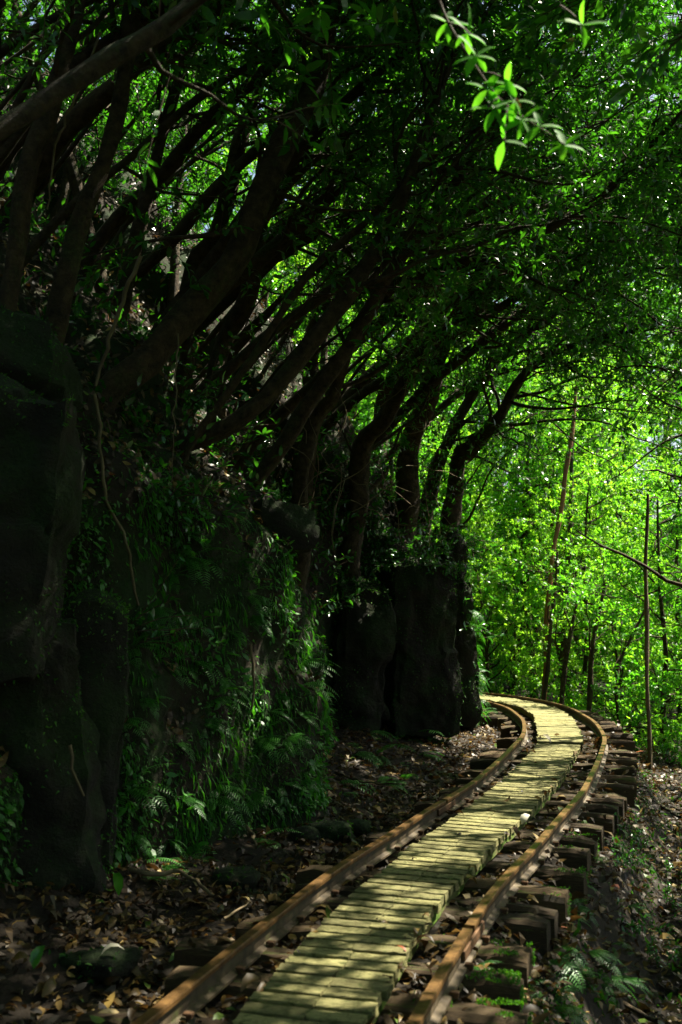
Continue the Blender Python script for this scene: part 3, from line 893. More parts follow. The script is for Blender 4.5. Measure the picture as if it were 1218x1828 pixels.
for i, (pl, ya, yb, lb, nl, t0, ex) in enumerate(HERO):
    pts, rad = px_path(pl, ya, yb)
    make_tree('leaning_tree', lb, LG, pts, rad, int(nl * 1.6), t0=t0 * .9, extra=ex, per_m=13, nleaf=16, sides=12)

# more leaning trees of the same slope, seen only as thin trunks between the others
for k in range(15):
    y = 6.8 + k * .52 + rng.uniform(-.2, .2)
    j = np.abs(cb[:len(cb) * 2 // 3, 1] - y).argmin()
    dd = rng.uniform(.8, 2.6)
    b = cb[j] + inw[j] * dd
    z = hill_z(*b) or 2.5
    p = np.array([b[0], b[1], z])
    d = np.array([.45 + .25 * rng.random(), -.12, .85])
    pth = limb_path(p, d, rng.uniform(4.5, 6.5), 9, .06, (.09, -.02, -.02))
    r = rng.uniform(.05, .085)
    make_tree('leaning_tree', 'slim leaning tree deeper on the slope ' + ('behind the thickest trunk' if y < 8.6 else 'above the recess' if y < 11 else 'above the cliff end'), 'slim trees deeper on the slope', pth, np.linspace(r, .015, len(pth)), 19, t0=.35, per_m=13, nleaf=17)

for k in range(36):
    y = 4.4 + k * .21 + rng.uniform(-.15, .15)
    j = np.abs(cb[:len(cb) * 2 // 3, 1] - y).argmin()
    b = cb[j] + inw[j] * rng.uniform(.5, 3.4)
    p = np.array([b[0], b[1], hill_z(*b) or 2.5])
    pth = limb_path(p, np.array([.35 + .3 * rng.random(), -.05, .85]), rng.uniform(3.6, 6.0), 9, .09, (.07, -.01, -.01))
    r = rng.uniform(.014, .038)
    make_tree('sapling', 'thin crooked sapling on the slope ' + ('left of the thickest trunk' if y < 6 else 'right of the thickest trunk' if y < 8 else 'above the recess' if y < 10 else 'near the cliff end'), 'thin saplings on the slope', pth, np.linspace(r, .008, len(pth)), 9, ll=(.6, 1.5), t0=.25, per_m=9, nleaf=9, sides=6)

# trees on the lower side whose crowns close the canopy from the right
for k, (x, y, h, lx, ly) in enumerate([(5.2, 6.4, 7.5, -.16, -.02), (6.2, 8.8, 8, -.18, 0), (5.6, 11.0, 8, -.10, -.06), (4.6, 4.2, 7, -.15, .02), (4.4, 1.6, 7, -.14, .03), (4.0, 3.0, 6.5, -.12, .03), (4.9, 5.4, 7.5, -.16, 0), (4.7, 7.5, 7.5, -.14, 0), (5.0, 9.9, 6.5, -.22, -.08), (7.2, 7.4, 9, -.2, -.05)]):
    z = float(ground_z(np.array([x]), np.array([y]))[0])
    pth = limb_path((x, y, z - .3), (lx, ly, 1), h, 9, .05, (lx * .12, 0, .02))
    make_tree('canopy_tree', ('tree on the lower side right of the camera, shading the near rails' if y < 6 else 'tree on the lower side whose crown hangs in from the upper right'), 'trees on the lower side', pth, np.linspace(.11, .02, len(pth)), 24, ll=(1.4, 2.8), t0=.38,
              bias=(-.03, 0, .0), per_m=12, nleaf=(15 if y < 6 else 15), L=(.115 if y < 6 else .075), root=False)
# trees above and beside the camera that shade the near track
for k, (x, y) in enumerate([(-2.6, 4.1), (-2.7, 3.0), (-2.8, 1.6), (-2.9, .2), (-2.7, -1.3), (-2.3, 5.3), (-2.5, 6.4), (-3.2, 5.0), (-2.0, 7.2)]):
    z = hill_z(x, y) or 2.2
    pth = limb_path((x, y, z), (.42, .03, .9), 5.6, 9, .05, (.10, .0, -.03))
    make_tree('canopy_tree', ('tree leaning over the near track from the cliff top, crown above the frame' if y < 4.5 else 'dark slim tree on the slope above the nearest slab, crown above the frame'), 'trees over the near track', pth, np.linspace(.1 if y < 4.5 else .055, .02, len(pth)), 22, ll=(1.2, 2.6), t0=.45, per_m=10, nleaf=11, L=(.125 if y < 4.5 else .09))

# blurred dark bough close to the camera at upper left
pts, rad = px_path([(-160, 300, 56), (0, 225, 54), (110, 165, 52), (200, 112, 48), (290, 55, 44), (350, -10, 40), (420, -110, 34)], 3.0, 3.4)
make_tree('leaning_tree', 'black blurred bough crossing the upper left corner close to the camera', None, np.r_[[[-2.3, 3.2, 2.0]], pts], np.r_[.07, rad], 4, t0=.75, per_m=6, nleaf=10, root=True)

# ------------------------------------------------------------------ sunlit wood beyond the bend
protos = []
for v in range(5):
    h = (5.5, 6.5, 4.2, 7.5, 3.4)[v]
    pth = limb_path((0, 0, -.4), (rng.normal(0, .08), rng.normal(0, .08), 1), h, 9, .06)
    r0 = (.07, .08, .05, .10, .04)[v]
    tp, tr = smooth(pth, .2, np.linspace(r0, .012, len(pth)))
    mt = MB(); mt.add(*tube(tp, tr, 7, .1), sm=True)
    S = np.linspace(0, 1, len(tp))
    paths = []
    for i in range((26, 28, 22, 30, 20)[v]):
        t = rng.uniform((.22, .28, .12, .35, .08)[v], 1)
        j = min(int(t * len(tp)), len(tp) - 2)
        paths.append(limb_path(tp[j], rvec(1)[0] * np.array([1, 1, .35]) + np.array([0, 0, .15]), rng.uniform(.8, 1.9) * (1.15 - .6 * t), 6, .2, (0, 0, .03)))
    for q in paths:
        a, b = smooth(q, .2, np.linspace(.014, .004, len(q)))
        mt.add(*tube(a, b, 4), sm=True)
    mc = MB()
    foliage(mc, paths + [tp[int(len(tp) * .8):]], 14, 38, .054, (.1, .9), cull=False, tw_len=(.2, .5), wr=.42)
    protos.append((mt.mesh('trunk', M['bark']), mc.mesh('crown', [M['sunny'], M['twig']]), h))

def seen_at(p):
    """photo pixel of a world point"""
    d = np.asarray(p, float) - np.array([0, 0, H])
    dep = d[1] * CP + d[2] * SP
    return 609 + F * d[0] / max(dep, .01), 914 - F * (d[2] * CP - d[1] * SP) / max(dep, .01)

def beside(p):
    x = seen_at(p)[0]
    return ('left of the leaning trunks' if x < 330 else 'behind the thickest leaning trunk' if x < 560 else 'behind the leaning trunks over the recess' if x < 760 else 'behind the cliff end' if x < 900
            else 'around the reddish trunk' if x < 1010 else 'between the reddish trunk and the pole-like trunk' if x < 1120 else 'by the pole-like trunk' if x < 1218 else 'at the right edge')

def plant_copy(v, loc, rz, sc, name, label, group, bark=None):
    if 'camera' not in label:
        label = label + ' ' + beside(loc)
    e = empty(name, loc, label, 'tree', group)
    e.rotation_euler = (rng.normal(0, .04), rng.normal(0, .04), rz)
    e.scale = (sc, sc, sc * rng.uniform(.9, 1.15))
    link('trunk', protos[v][0], e)
    c = link('crown', protos[v][1], e)
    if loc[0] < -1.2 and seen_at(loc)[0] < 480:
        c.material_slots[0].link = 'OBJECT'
        c.material_slots[0].material = M['canopy']  # darker leaf copy puts shade into the crowns on the left
    return e

def bz(x, y):
    z = float(ground_z(np.array([x]), np.array([y]), False)[0])
    hz = hill_z(x, y)
    return max(z, hz) if hz is not None else z

TL = [('young leafy tree in the sunlit thicket', 'trees just behind the outer rail'), ('sunlit tree deeper in the bright wood', 'trees deeper in the bright wood'),
      ('tall sunlit tree on the far slope', 'trees on the far slope'), ('sunlit tree on the ridge', 'trees on the ridge behind the leaning trunks')]
cnt = 0
for (x, y) in [(4.3, 13.4), (4.9, 14.8), (4.0, 16.6), (2.6, 17.0), (5.6, 13.0), (6.2, 15.2), (1.4, 17.3), (4.6, 17.0), (3.0, 18.2), (6.8, 17.2), (0.2, 17.6), (5.2, 12.2), (6.6, 13.8), (4.6, 15.6), (5.4, 16.0), (2.0, 18.8), (7.6, 15.6), (7.4, 12.6)]:
    plant_copy((2, 4, 2, 4, 0)[cnt % 5], (x, y, bz(x, y)), rng.uniform(0, 6.3), rng.uniform(.8, 1.05), 'young_tree', *TL[0]); cnt += 1
for (x, y) in [(1.0, 20), (3.4, 20.5), (5.6, 19.8), (7.8, 20), (2.0, 22.5), (4.6, 22.8), (7, 22.5), (9.4, 22), (-.6, 21.5), (-1.8, 19.6), (2.2, 19.2), (4.4, 19.0), (6.6, 18.6), (8.6, 18.2), (3.4, 24), (6, 24.2), (8.6, 24), (.6, 24), (10.6, 20.5), (-2.6, 23)]:
    plant_copy((0, 1, 3, 1)[cnt % 4], (x, y, bz(x, y)), rng.uniform(0, 6.3), rng.uniform(.9, 1.25), 'woodland_tree', *TL[1]); cnt += 1
for (x, y) in [(0, 26), (2.6, 26.5), (5.2, 26), (8, 26.5), (11, 26), (-3, 26), (1, 31), (4.5, 31), (8, 31.5), (12, 31), (-3, 31.5), (3, 37), (8, 37), (13, 37), (-2, 37), (1.4, 28.5), (4, 28.5), (6.8, 28.6), (9.6, 28.6), (14, 29), (-5, 28), (6, 34), (10.5, 34), (0, 34), (16, 34)]:
    plant_copy((1, 3)[cnt % 2], (x, y, bz(x, y)), rng.uniform(0, 6.3), rng.uniform(1.4, 2.0), 'tall_tree', *TL[2]); cnt += 1
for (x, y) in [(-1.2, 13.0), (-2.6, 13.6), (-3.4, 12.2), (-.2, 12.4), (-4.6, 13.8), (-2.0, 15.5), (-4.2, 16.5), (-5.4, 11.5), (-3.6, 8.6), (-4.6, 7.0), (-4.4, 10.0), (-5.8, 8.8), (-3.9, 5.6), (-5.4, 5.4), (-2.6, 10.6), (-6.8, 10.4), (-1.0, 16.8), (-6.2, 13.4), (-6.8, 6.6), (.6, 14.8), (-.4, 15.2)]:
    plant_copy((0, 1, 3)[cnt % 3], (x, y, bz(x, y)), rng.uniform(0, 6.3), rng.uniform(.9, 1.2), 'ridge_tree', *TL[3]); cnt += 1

def shade_copy(v, x, y, sc, label, group):
    e = plant_copy(v, (x, y, bz(x, y)), rng.uniform(0, 6.3), sc, 'woodland_tree', label, group)
    return e
for (x, y) in [(-3, -5), (-1, -6), (1, -5), (3, -5.5), (5, -4), (-4.5, -3), (6.5, -2), (0, -8.5), (-2.5, -8), (3, -8), (6, -7), (8, -3), (8.5, 0), (9, 3), (-5, 0), (-5.5, 2.5)]:  # unseen trees added around the camera to cut the sky fill
    shade_copy((0, 1, 3)[cnt % 3], x, y, rng.uniform(1.1, 1.5), 'woodland tree standing behind or beside the camera, outside the picture', 'trees around the camera'); cnt += 1
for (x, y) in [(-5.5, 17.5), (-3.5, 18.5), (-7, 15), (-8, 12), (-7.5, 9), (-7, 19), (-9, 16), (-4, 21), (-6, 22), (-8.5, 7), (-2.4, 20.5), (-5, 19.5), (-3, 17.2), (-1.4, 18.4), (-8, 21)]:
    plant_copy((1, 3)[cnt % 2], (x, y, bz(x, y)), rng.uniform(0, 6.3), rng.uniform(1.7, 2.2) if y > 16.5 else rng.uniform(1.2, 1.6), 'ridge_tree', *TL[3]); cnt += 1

for k in range(34):
    x, y = rng.uniform(-1, 11), rng.uniform(17.5, 27)
    plant_copy((0, 1, 3, 2)[k % 4], (x, y, bz(x, y)), rng.uniform(0, 6.3), rng.uniform(.9, 1.3), 'woodland_tree', *TL[1])
for k in range(22):
    x, y = -10 + k * 1.6 + rng.uniform(-.5, .5), rng.uniform(40, 48)
    plant_copy((1, 3)[k % 2], (x, y, bz(x, y)), rng.uniform(0, 6.3), rng.uniform(2.3, 3.0), 'tall_tree', *TL[2])
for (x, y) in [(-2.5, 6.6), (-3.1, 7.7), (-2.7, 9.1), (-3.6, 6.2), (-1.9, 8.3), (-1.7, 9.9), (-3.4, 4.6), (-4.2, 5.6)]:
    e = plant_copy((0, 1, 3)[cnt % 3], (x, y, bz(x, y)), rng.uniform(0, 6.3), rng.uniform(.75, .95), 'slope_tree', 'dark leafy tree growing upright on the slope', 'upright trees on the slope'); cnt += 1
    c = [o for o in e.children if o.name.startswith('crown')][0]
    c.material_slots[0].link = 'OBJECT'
    c.material_slots[0].material = M['canopy']  # shade on these crowns comes from the darker leaf colours

# trunks one can pick out in the bright wood
for pl, ya, lb, bk, ext in [
    ([(968, 1245, 11), (975, 1150, 11), (983, 1020, 11), (997, 940, 10), (1011, 842, 10), (1022, 760, 9), (1030, 690, 8)], 15.6, 'reddish bare trunk rising through the bright leaves beyond the bend', 'bark_red', 0),
    ([(962, 1240, 10), (980, 1160, 9), (990, 1060, 7), (996, 980, 5)], 15.2, 'dark slim trunk at the back of the bend, left of two', 'bark', 6),
    ([(998, 1245, 12), (1008, 1190, 11), (1020, 1130, 9), (1032, 1060, 6)], 14.6, 'dark leaning trunk at the back of the bend, right of two', 'bark', 6),
    ([(1044, 1265, 13), (1056, 1190, 11), (1064, 1120, 9), (1080, 1040, 6)], 13.8, 'dark trunk right of the bend where the outer rail turns', 'bark', 6),
    ([(1160, 1330, 9), (1155, 1180, 9), (1154, 1000, 8), (1156, 882, 7)], 11.0, 'thin broken bare pole-like trunk standing upright at right', 'bark_pale', 0),
    ([(1110, 1300, 8), (1100, 1220, 7), (1122, 1150, 6), (1150, 1090, 4)], 12.6, 'crooked dark sapling at the edge of the thicket on the right', 'bark', 5)]:
    pts, rad = px_path([(x, y, w) for x, y, w in pl], ya, ya + .3)
    pts[0][2] = min(pts[0][2], bz(pts[0][0], pts[0][1])) - .2
    ex = []
    if 'pole' in lb:
        ex = [(bough([(1156, 890), (1172, 888), (1185, 894)], 11.3, 11.3), .008)]
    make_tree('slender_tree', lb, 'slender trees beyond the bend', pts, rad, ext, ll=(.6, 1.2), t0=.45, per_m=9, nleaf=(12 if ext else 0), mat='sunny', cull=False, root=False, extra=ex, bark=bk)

# dead branch slanting in from the right
pts, rad = px_path([(1290, 1075, 11), (1218, 1045, 10), (1191, 1037, 9), (1159, 1015, 8), (1112, 990, 7), (1069, 972, 5), (1029, 947, 3)], 10.5, 11.2)
o = MB(); q, rr = smooth(pts, .1, rad); o.add(*tube(q, rr, 7, .1), sm=True)
q2, r2 = smooth(bough([(1085, 978), (1060, 975), (1040, 978)], 11.0, 11.3), .08, [.008, .006, .003]); o.add(*tube(q2, r2, 5), sm=True)
tag(o.build('dead_branch', M['bark']), 'bare dead branch slanting in from the right edge before the bright leaves', 'branch')

# undergrowth: uncountable bushes and leaves at the foot of the wood
mb = MB()
cl = []
for _ in range(560):
    a = rng.uniform(0, 1)
    x = rng.uniform(-1.5, 9); y = rng.uniform(11.5, 24)
    s, r = track_coord(np.array([[x, y]]))[0]
    if r < 1.35:
        continue
    cl.append((x, y, float(ground_z(np.array([x]), np.array([y]), False)[0]) + rng.uniform(.0, 1.2) * min(1, (r - .9) * .6), rng.uniform(.25, .6)))
cl = np.array(cl)
n = 62
k = np.repeat(np.arange(len(cl)), n)
dv = rvec(len(k))
rr = rng.random(len(k)) ** .5
pos = cl[k, :3] + dv * (rr * cl[k, 3])[:, None] * np.array([1, 1, .8])
gz = ground_z(pos[:, 0], pos[:, 1], False)
ok = pos[:, 2] > gz - .02
pos, dv, k = pos[ok], dv[ok], k[ok]
ll = rng.uniform(.045, .08, len(pos))
leaves(mb, pos, nrm(dv + rvec(len(pos)) * .7), np.array([0, 0, 1.]) + rng.normal(0, .4, (len(pos), 3)), ll, ll * .42, np.clip(rng.uniform(.1, .9, len(cl))[k] + rng.normal(0, .1, len(k)), 0, 1))
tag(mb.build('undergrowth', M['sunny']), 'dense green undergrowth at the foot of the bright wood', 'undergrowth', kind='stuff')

sm_ = (f_c[:, 2] > 2.0) & (f_c[:, 1] > 3.0) & (f_c[:, 1] < 13) & (f_c[:, 2] < 7.5)
cp, cn = on_hill(430, sm_, 1 / np.maximum(f_c[:, 1], 3))
k = np.repeat(np.arange(430), 40)
dv = rvec(len(k)); dv[:, 2] = np.abs(dv[:, 2])
pos = cp[k] + dv * (rng.random(len(k)) ** .5 * rng.uniform(.15, .5, 430)[k])[:, None]
L = rng.uniform(.05, .09, len(k))
mb = MB()
leaves(mb, pos, nrm(dv + rvec(len(k)) * .7), np.array([0, 0, 1.]) + rng.normal(0, .4, pos.shape), L, L * .36, np.clip(rng.uniform(.1, .9, 430)[k] + rng.normal(0, .1, len(k)), 0, 1))
uo = mb.build('undergrowth', M['shrub'])
uo.parent = hill
uo['kind'] = 'stuff'

# ------------------------------------------------------------------ shrubs, ferns, moss on the cliff
def shrub_mesh(n_st, h, L, nleaf, droop=0.0):
    mbs = MB()
    for i in range(n_st):
        d = nrm(np.array([rng.uniform(.1, 1.0), rng.uniform(-.9, .3), rng.uniform(.05, .9)]))
        pth = limb_path((0, 0, 0), d, h * rng.uniform(.6, 1.1), 7, .2, (0, 0, -droop))
        q, r = smooth(pth, .06, np.linspace(.006, .002, len(pth)))
        mbs.add(*tube(q, r, 5), 1, sm=True)
        m = nleaf
        j = rng.integers(len(q) // 4, len(q), m)
        dd = nrm(rvec(m) * .8 + d * .5 + np.array([0, 0, -.1]))
        ll = L * rng.uniform(.7, 1.25, m)
        leaves(mbs, q[j], dd, np.array([0, 0, 1.]) + rng.normal(0, .4, (m, 3)), ll, ll * .36, np.clip(rng.uniform(.1, .9, m), 0, 1), FULL)
    return mbs.mesh('shrub', [M['shrub'], M['twig']])
sms = [shrub_mesh(7, .75, .085, 17, .04), shrub_mesh(6, .6, .075, 18, .08), shrub_mesh(8, .9, .08, 16, .02)]

def surf(px, py):
    """first point of the hillside seen at a photo pixel"""
    d = ray(px, py)
    h = hill_bvh.ray_cast(Vector((0, 0, H)), Vector(d))
    return (np.array(h[0]), np.array(h[1])) if h[0] else (None, None)

SH = [(560, 860), (600, 900), (650, 880), (700, 900), (740, 930), (770, 900), (640, 950), (690, 970), (590, 960), (540, 940), (780, 960), (550, 1040), (575, 1090), (520, 880), (480, 800), (610, 820),
      (700, 830), (760, 850), (660, 800), (820, 980), (835, 1060), (830, 1130), (360, 800), (430, 830), (330, 720), (300, 900), (230, 1130), (520, 1000), (820, 1200), (640, 1010), (735, 1000)]
for i, (x, y) in enumerate(SH):
    p, nv = surf(x, y)
    if p is None:
        p = P(x, y, 11.8)
    o = link('shrub', sms[i % 3], None, p - np.array([.06, -.05, .03]))
    o.rotation_euler = (rng.normal(0, .15), rng.normal(0, .15), rng.uniform(-.7, .7))
    s = rng.uniform(.65, 1.05)
    o.scale = (s, s, s)
    lb = 'glossy-leaved shrub ' + ('high ' if y < 890 else 'low ' if y > 990 else '') + ('on the slope below the thickest trunk' if x < 470 else 'on the cliff bulge left of the recess' if x < 580
         else 'overhanging the dark recess' if x < 690 else 'above the broad flat slab' if x < 790 else 'on the last narrow slab')
    tag(o, lb, 'shrub', 'shrubs along the cliff')

def fern_mesh(nf, fl, hang):
    mbf = MB()
    for i in range(nf):
        a = rng.uniform(-1.3, 1.3)
        d = nrm(np.array([math.cos(a), math.sin(a) * .9 - .2, rng.uniform(.1, .8)]))
        ln = fl * rng.uniform(.6, 1.1)
        pth = limb_path((0, 0, 0), d, ln, 10, .04, (0, 0, -hang))
        q, r = smooth(pth, .03, np.linspace(.0028, .001, len(pth)))
        mbf.add(*tube(q, r, 4), 0, .3, True)
        m = 17
        t = np.linspace(.10, .985, m)
        ii_ = (t * (len(q) - 1)).astype(int)
        tan = nrm(np.gradient(q, axis=0))[ii_]
        sd = nrm(np.cross(tan, np.array([0, 0, 1.0]) + rng.normal(0, .05, 3)))
        up = nrm(np.cross(sd, tan))
        L = ln * .19 * np.sin(np.pi * (t * .84 + .14)) ** .8
        for s in (-1, 1):
            leaves(mbf, q[ii_], nrm(sd * s + tan * .45 - up * .12), up, L, np.maximum(L * .15, .0035), np.clip(rng.uniform(.2, .8) + rng.normal(0, .06, m), 0, 1), LANCE)
    return mbf.mesh('fern', [M['fern']])
fms = [fern_mesh(7, .34, .14), fern_mesh(6, .42, .16), fern_mesh(8, .28, .12), fern_mesh(5, .36, .2)]
FE = [(330, 950), (345, 1000), (320, 1040), (335, 1090), (315, 990), (440, 1050), (450, 1100), (430, 1010), (520, 1150), (530, 1190), (510, 1240), (400, 1200), (420, 1230), (380, 1250), (480, 1270),
      (350, 1180), (370, 1300), (300, 1180), (270, 1240), (520, 1320), (540, 1280), (470, 1330), (340, 1420), (350, 1500), (300, 1500), (230, 1420), (240, 1500), (460, 1430), (500, 1400), (380, 1440),
      (440, 960), (400, 920), (370, 870), (250, 800), (235, 740), (90, 640), (280, 1080), (240, 1180), (545, 1400), (210, 1300), (420, 1130), (390, 1380), (320, 1330), (545, 1220)]
FG = ('green fern hanging from the mossy cliff face', 'ferns on the cliff face')
for i, (x, y) in enumerate(FE):
    p, nv = surf(x + rng.normal(0, 5), y + rng.normal(0, 8))
    if p is None or p[1] > 11:
        continue
    o = link('fern', fms[i % 4], None, p - np.array([.03, -.02, 0]))
    o.rotation_euler = (rng.normal(0, .2), rng.normal(0, .2), rng.uniform(-1.1, .3))
    s = rng.uniform(.5, .85)
    o.scale = (s, s, s)
    lb = 'fern hanging ' + ('high' if y < 1080 else 'midway up' if y < 1300 else 'low') + ' on the mossy cliff ' + ('beside the narrow rock column' if x < 260 else 'right of the bare root' if x < 360 else 'around the short thick root' if x < 460
         else 'at the bulge before the recess')
    tag(o, lb, 'fern', FG[1])
for i, (x, y) in enumerate([(846, 1175), (850, 1200), (848, 1225), (852, 1250), (846, 1150), (842, 1120), (850, 1265), (838, 1090), (846, 1235), (843, 1205)]):
    o = link('fern', fms[i % 4], None, P(x - 4, y, 11.75))
    o.rotation_euler = (rng.normal(0, .2), .4 + rng.normal(0, .2), rng.uniform(-.9, .5))
    s = rng.uniform(.6, .95)
    o.scale = (s, s, s)
    tag(o, 'sunlit fern clinging to the edge of the last narrow slab', 'fern', 'ferns on the last slab')
for i, (x, y) in enumerate([(700, 1010), (735, 1000), (770, 1005), (800, 1020), (650, 1040), (615, 1050), (830, 1010), (790, 985)]):
    o = link('shrub', sms[i % 3], None, P(x, y, 10.15) - np.array([.1, -.15, 0]))
    o.rotation_euler = (rng.normal(0, .2), .5 + rng.normal(0, .2), rng.uniform(-1.4, 0))
    s = rng.uniform(.5, .8)
    o.scale = (s, s, s)
    tag(o, 'leafy shrub drooping over the top of the upright slabs', 'shrub', 'shrubs over the upright slabs')
def ground_plants(lst, label, group, zoff, mset, sc, name='fern', cat='fern'):
    for i, (x, y) in enumerate(lst):
        p = G(x, y, zoff)
        for _ in range(4):
            p = G(x, y, float(ground_z(p[:1], p[1:2])[0]))
        o = link(name, mset[i % len(mset)], None, p)
        o.rotation_euler = (0, 0, rng.uniform(-3, 3))
        s = sc * rng.uniform(.75, 1.2)
        o.scale = (s, s, s)
        tag(o, label, cat, group)
ground_plants([(640, 1330), (670, 1350), (700, 1370), (655, 1310), (690, 1340), (720, 1395), (680, 1400), (625, 1350), (745, 1350), (775, 1330), (700, 1310), (600, 1400), (640, 1420), (735, 1320), (800, 1310)], 'fern on the leafy mound in front of the recess', 'ferns on the leafy mound', -.1, fms, 1.1)
ground_plants([(855, 1290), (865, 1278), (848, 1300), (860, 1262), (870, 1300), (850, 1275), (846, 1262)], 'sunlit fern at the foot of the last narrow rock slab', 'ferns at the cliff end', -.15, fms, .95)
ground_plants([(1010, 1640), (1040, 1660), (1060, 1600), (1000, 1690), (1050, 1700), (1090, 1690), (1020, 1620), (1075, 1640), (1030, 1740), (990, 1760), (1120, 1620), (1090, 1580), (1140, 1540), (1060, 1790),
               (1110, 1750), (1150, 1660), (1180, 1700), (985, 1800), (985, 1665), (1005, 1600), (1030, 1580), (1065, 1540), (1085, 1510), (975, 1715), (965, 1770), (1070, 1750), (1130, 1700)], 'fern on the dark bank right of the sleeper ends', 'ferns on the lower bank', -.5, fms, .52)
ground_plants([(1130, 1500), (1150, 1590), (1190, 1620), (1100, 1540), (1200, 1560), (1160, 1720), (1120, 1660), (1040, 1580)], 'small glossy plant on the dark bank right of the track', 'small plants on the lower bank', -.5, sms, .3, 'small_plant', 'plant')
ground_plants([(880, 1600), (870, 1690), (850, 1725), (885, 1640)], 'tiny fern growing between the near sleepers by the right rail', 'ferns between sleepers', -.2, fms, .35)
ground_plants([(1100, 1330), (1150, 1345), (1190, 1330), (1130, 1300), (1180, 1300), (1215, 1310), (1200, 1370)], 'leafy shrub at the thicket edge right of the far sleepers', 'shrubs at the thicket edge', -.4, sms, .75, 'shrub', 'shrub')
ground_plants([(360, 1540), (330, 1550), (300, 1560), (390, 1490), (560, 1430), (460, 1500), (265, 1570)], 'small fern at the foot of the cliff in the leaf litter', 'ferns at the foot of the cliff', -.1, fms, .6)

# moss carpet: short blades hanging on the rock
def patch(p, s=1.6, off=0.0):
    return np.array([noise.noise(Vector(q * s) + Vector((off, 2 * off, 5))) for q in p])
cf = (f_c[:, 2] < 2.5) & (f_c[:, 2] > -.1) & (f_c[:, 1] > 3) & (f_c[:, 1] < 12.6)
bias = np.clip(.35 + 1.4 * patch(f_c, 1.5, 4.0), .02, 2) / np.maximum(f_c[:, 1], 3)
p, nv = on_hill(60000, cf, bias)
mb = MB()
d = nrm(nv * .55 + np.array([0, 0, -.75]) + rng.normal(0, .35, p.shape))
L = rng.uniform(.012, .036, len(p)) * np.where(rng.random(len(p)) < .06, 1.7, 1)
leaves(mb, p - nv * .004, d, nv + rng.normal(0, .4, p.shape), L, L * .38, np.clip(.35 + .7 * patch(p, 2.4, 9.0) + rng.normal(0, .15, len(p)), 0, 1), BLADE)
p2, nv2 = on_hill(17000, cf, np.clip(.1 + 1.6 * patch(f_c, 1.9, 14.0), .01, 2) / np.maximum(f_c[:, 1], 3))
d = nrm(nv2 * .7 + np.array([0, 0, -.5]) + rng.normal(0, .5, p2.shape))
L = rng.choice([.018, .03, .045, .06], len(p2), p=[.35, .35, .2, .1]) * rng.uniform(.8, 1.2, len(p2))
cm = MB()
leaves(cm, p2 + nv2 * rng.uniform(0, .05, (len(p2), 1)), d, nv2 * .6 + np.array([0, 0, .6]) + rng.normal(0, .4, p2.shape), L, L * .42, np.clip(rng.uniform(.2, 1, len(p2)), 0, 1), LANCE)
p3, nv3 = on_hill(9000, cf, np.clip(.15 + 1.5 * patch(f_c, 2.4, 31.0), .01, 2) / np.maximum(f_c[:, 1], 3))
L = rng.uniform(.03, .10, len(p3))
leaves(cm, p3, nrm(nv3 * .45 + np.array([0, 0, -1.0]) + rng.normal(0, .18, p3.shape)), nv3 + rng.normal(0, .3, p3.shape), L, L * .09, np.clip(rng.uniform(.1, .9, len(p3)), 0, 1), BLADE)
co = cm.build('creeper', M['fern'])
co.parent = hill
co['kind'] = 'stuff'
mo = mb.build('moss', M['moss'])
mo.parent = hill
mo['kind'] = 'stuff'

# hanging roots and vines on the cliff
for pl, ya, r, lb in [([(168, 700), (180, 760), (183, 834), (191, 895), (224, 966), (237, 1032), (244, 1080)], 5.15, .011, 'bare root hanging down the cliff below the thickest trunk'),
                      ([(448, 1150), (453, 1205), (448, 1267)], 5.9, .011, 'short thick root hanging in the middle of the fern-covered cliff'), ([(122, 1330), (132, 1370), (147, 1420)], 4.3, .008, 'thin root on the nearest dark slab'),
                      ([(318, 600), (313, 700), (310, 760), (305, 880)], 5.6, .005, 'thin straight vine hanging in front of the slope at left'), ([(250, 455), (203, 585), (168, 690)], 5.3, .014, 'straight bare stick leaning at upper left above the slab'),
                      ([(600, 780), (620, 740), (600, 690)], 7.4, .006, 'thin twig bent over the shrubs above the recess'), ([(180, 60), (100, 260), (92, 330), (85, 370)], 5.0, .007, 'thin vine hanging among the trunks at upper left')]:
    pts = bough(pl, ya, ya + .05)
    q, rr = smooth(pts, .05, np.linspace(r, r * .6, len(pts)))
    q = q + rng.normal(0, .006, q.shape)
    o = MB(); o.add(*tube(q, rr, 6, .15), sm=True)
    tag(o.build('hanging_root', M['bark_pale']), lb, 'root', 'roots and vines on the cliff')
# tangle of thin bare twigs over the recess
for k in range(26):
    x0, y0_ = rng.uniform(470, 800), rng.uniform(720, 940)
    p0 = P(x0, y0_, 7.2 + (x0 - 470) / 330 * 3.6)
    pth = limb_path(p0, (rng.uniform(-.2, 1), rng.uniform(-.6, .2), rng.uniform(-.7, .6)), rng.uniform(.5, 1.2), 9, .28)
    q, rr = smooth(pth, .06, np.linspace(.005, .002, len(pth)))
    o = MB(); o.add(*tube(q, rr, 4), sm=True)
    tag(o.build('bare_twig', M['bark_pale']), 'thin bare twig in the tangle over the dark recess', 'twig', 'tangled twigs over the recess')

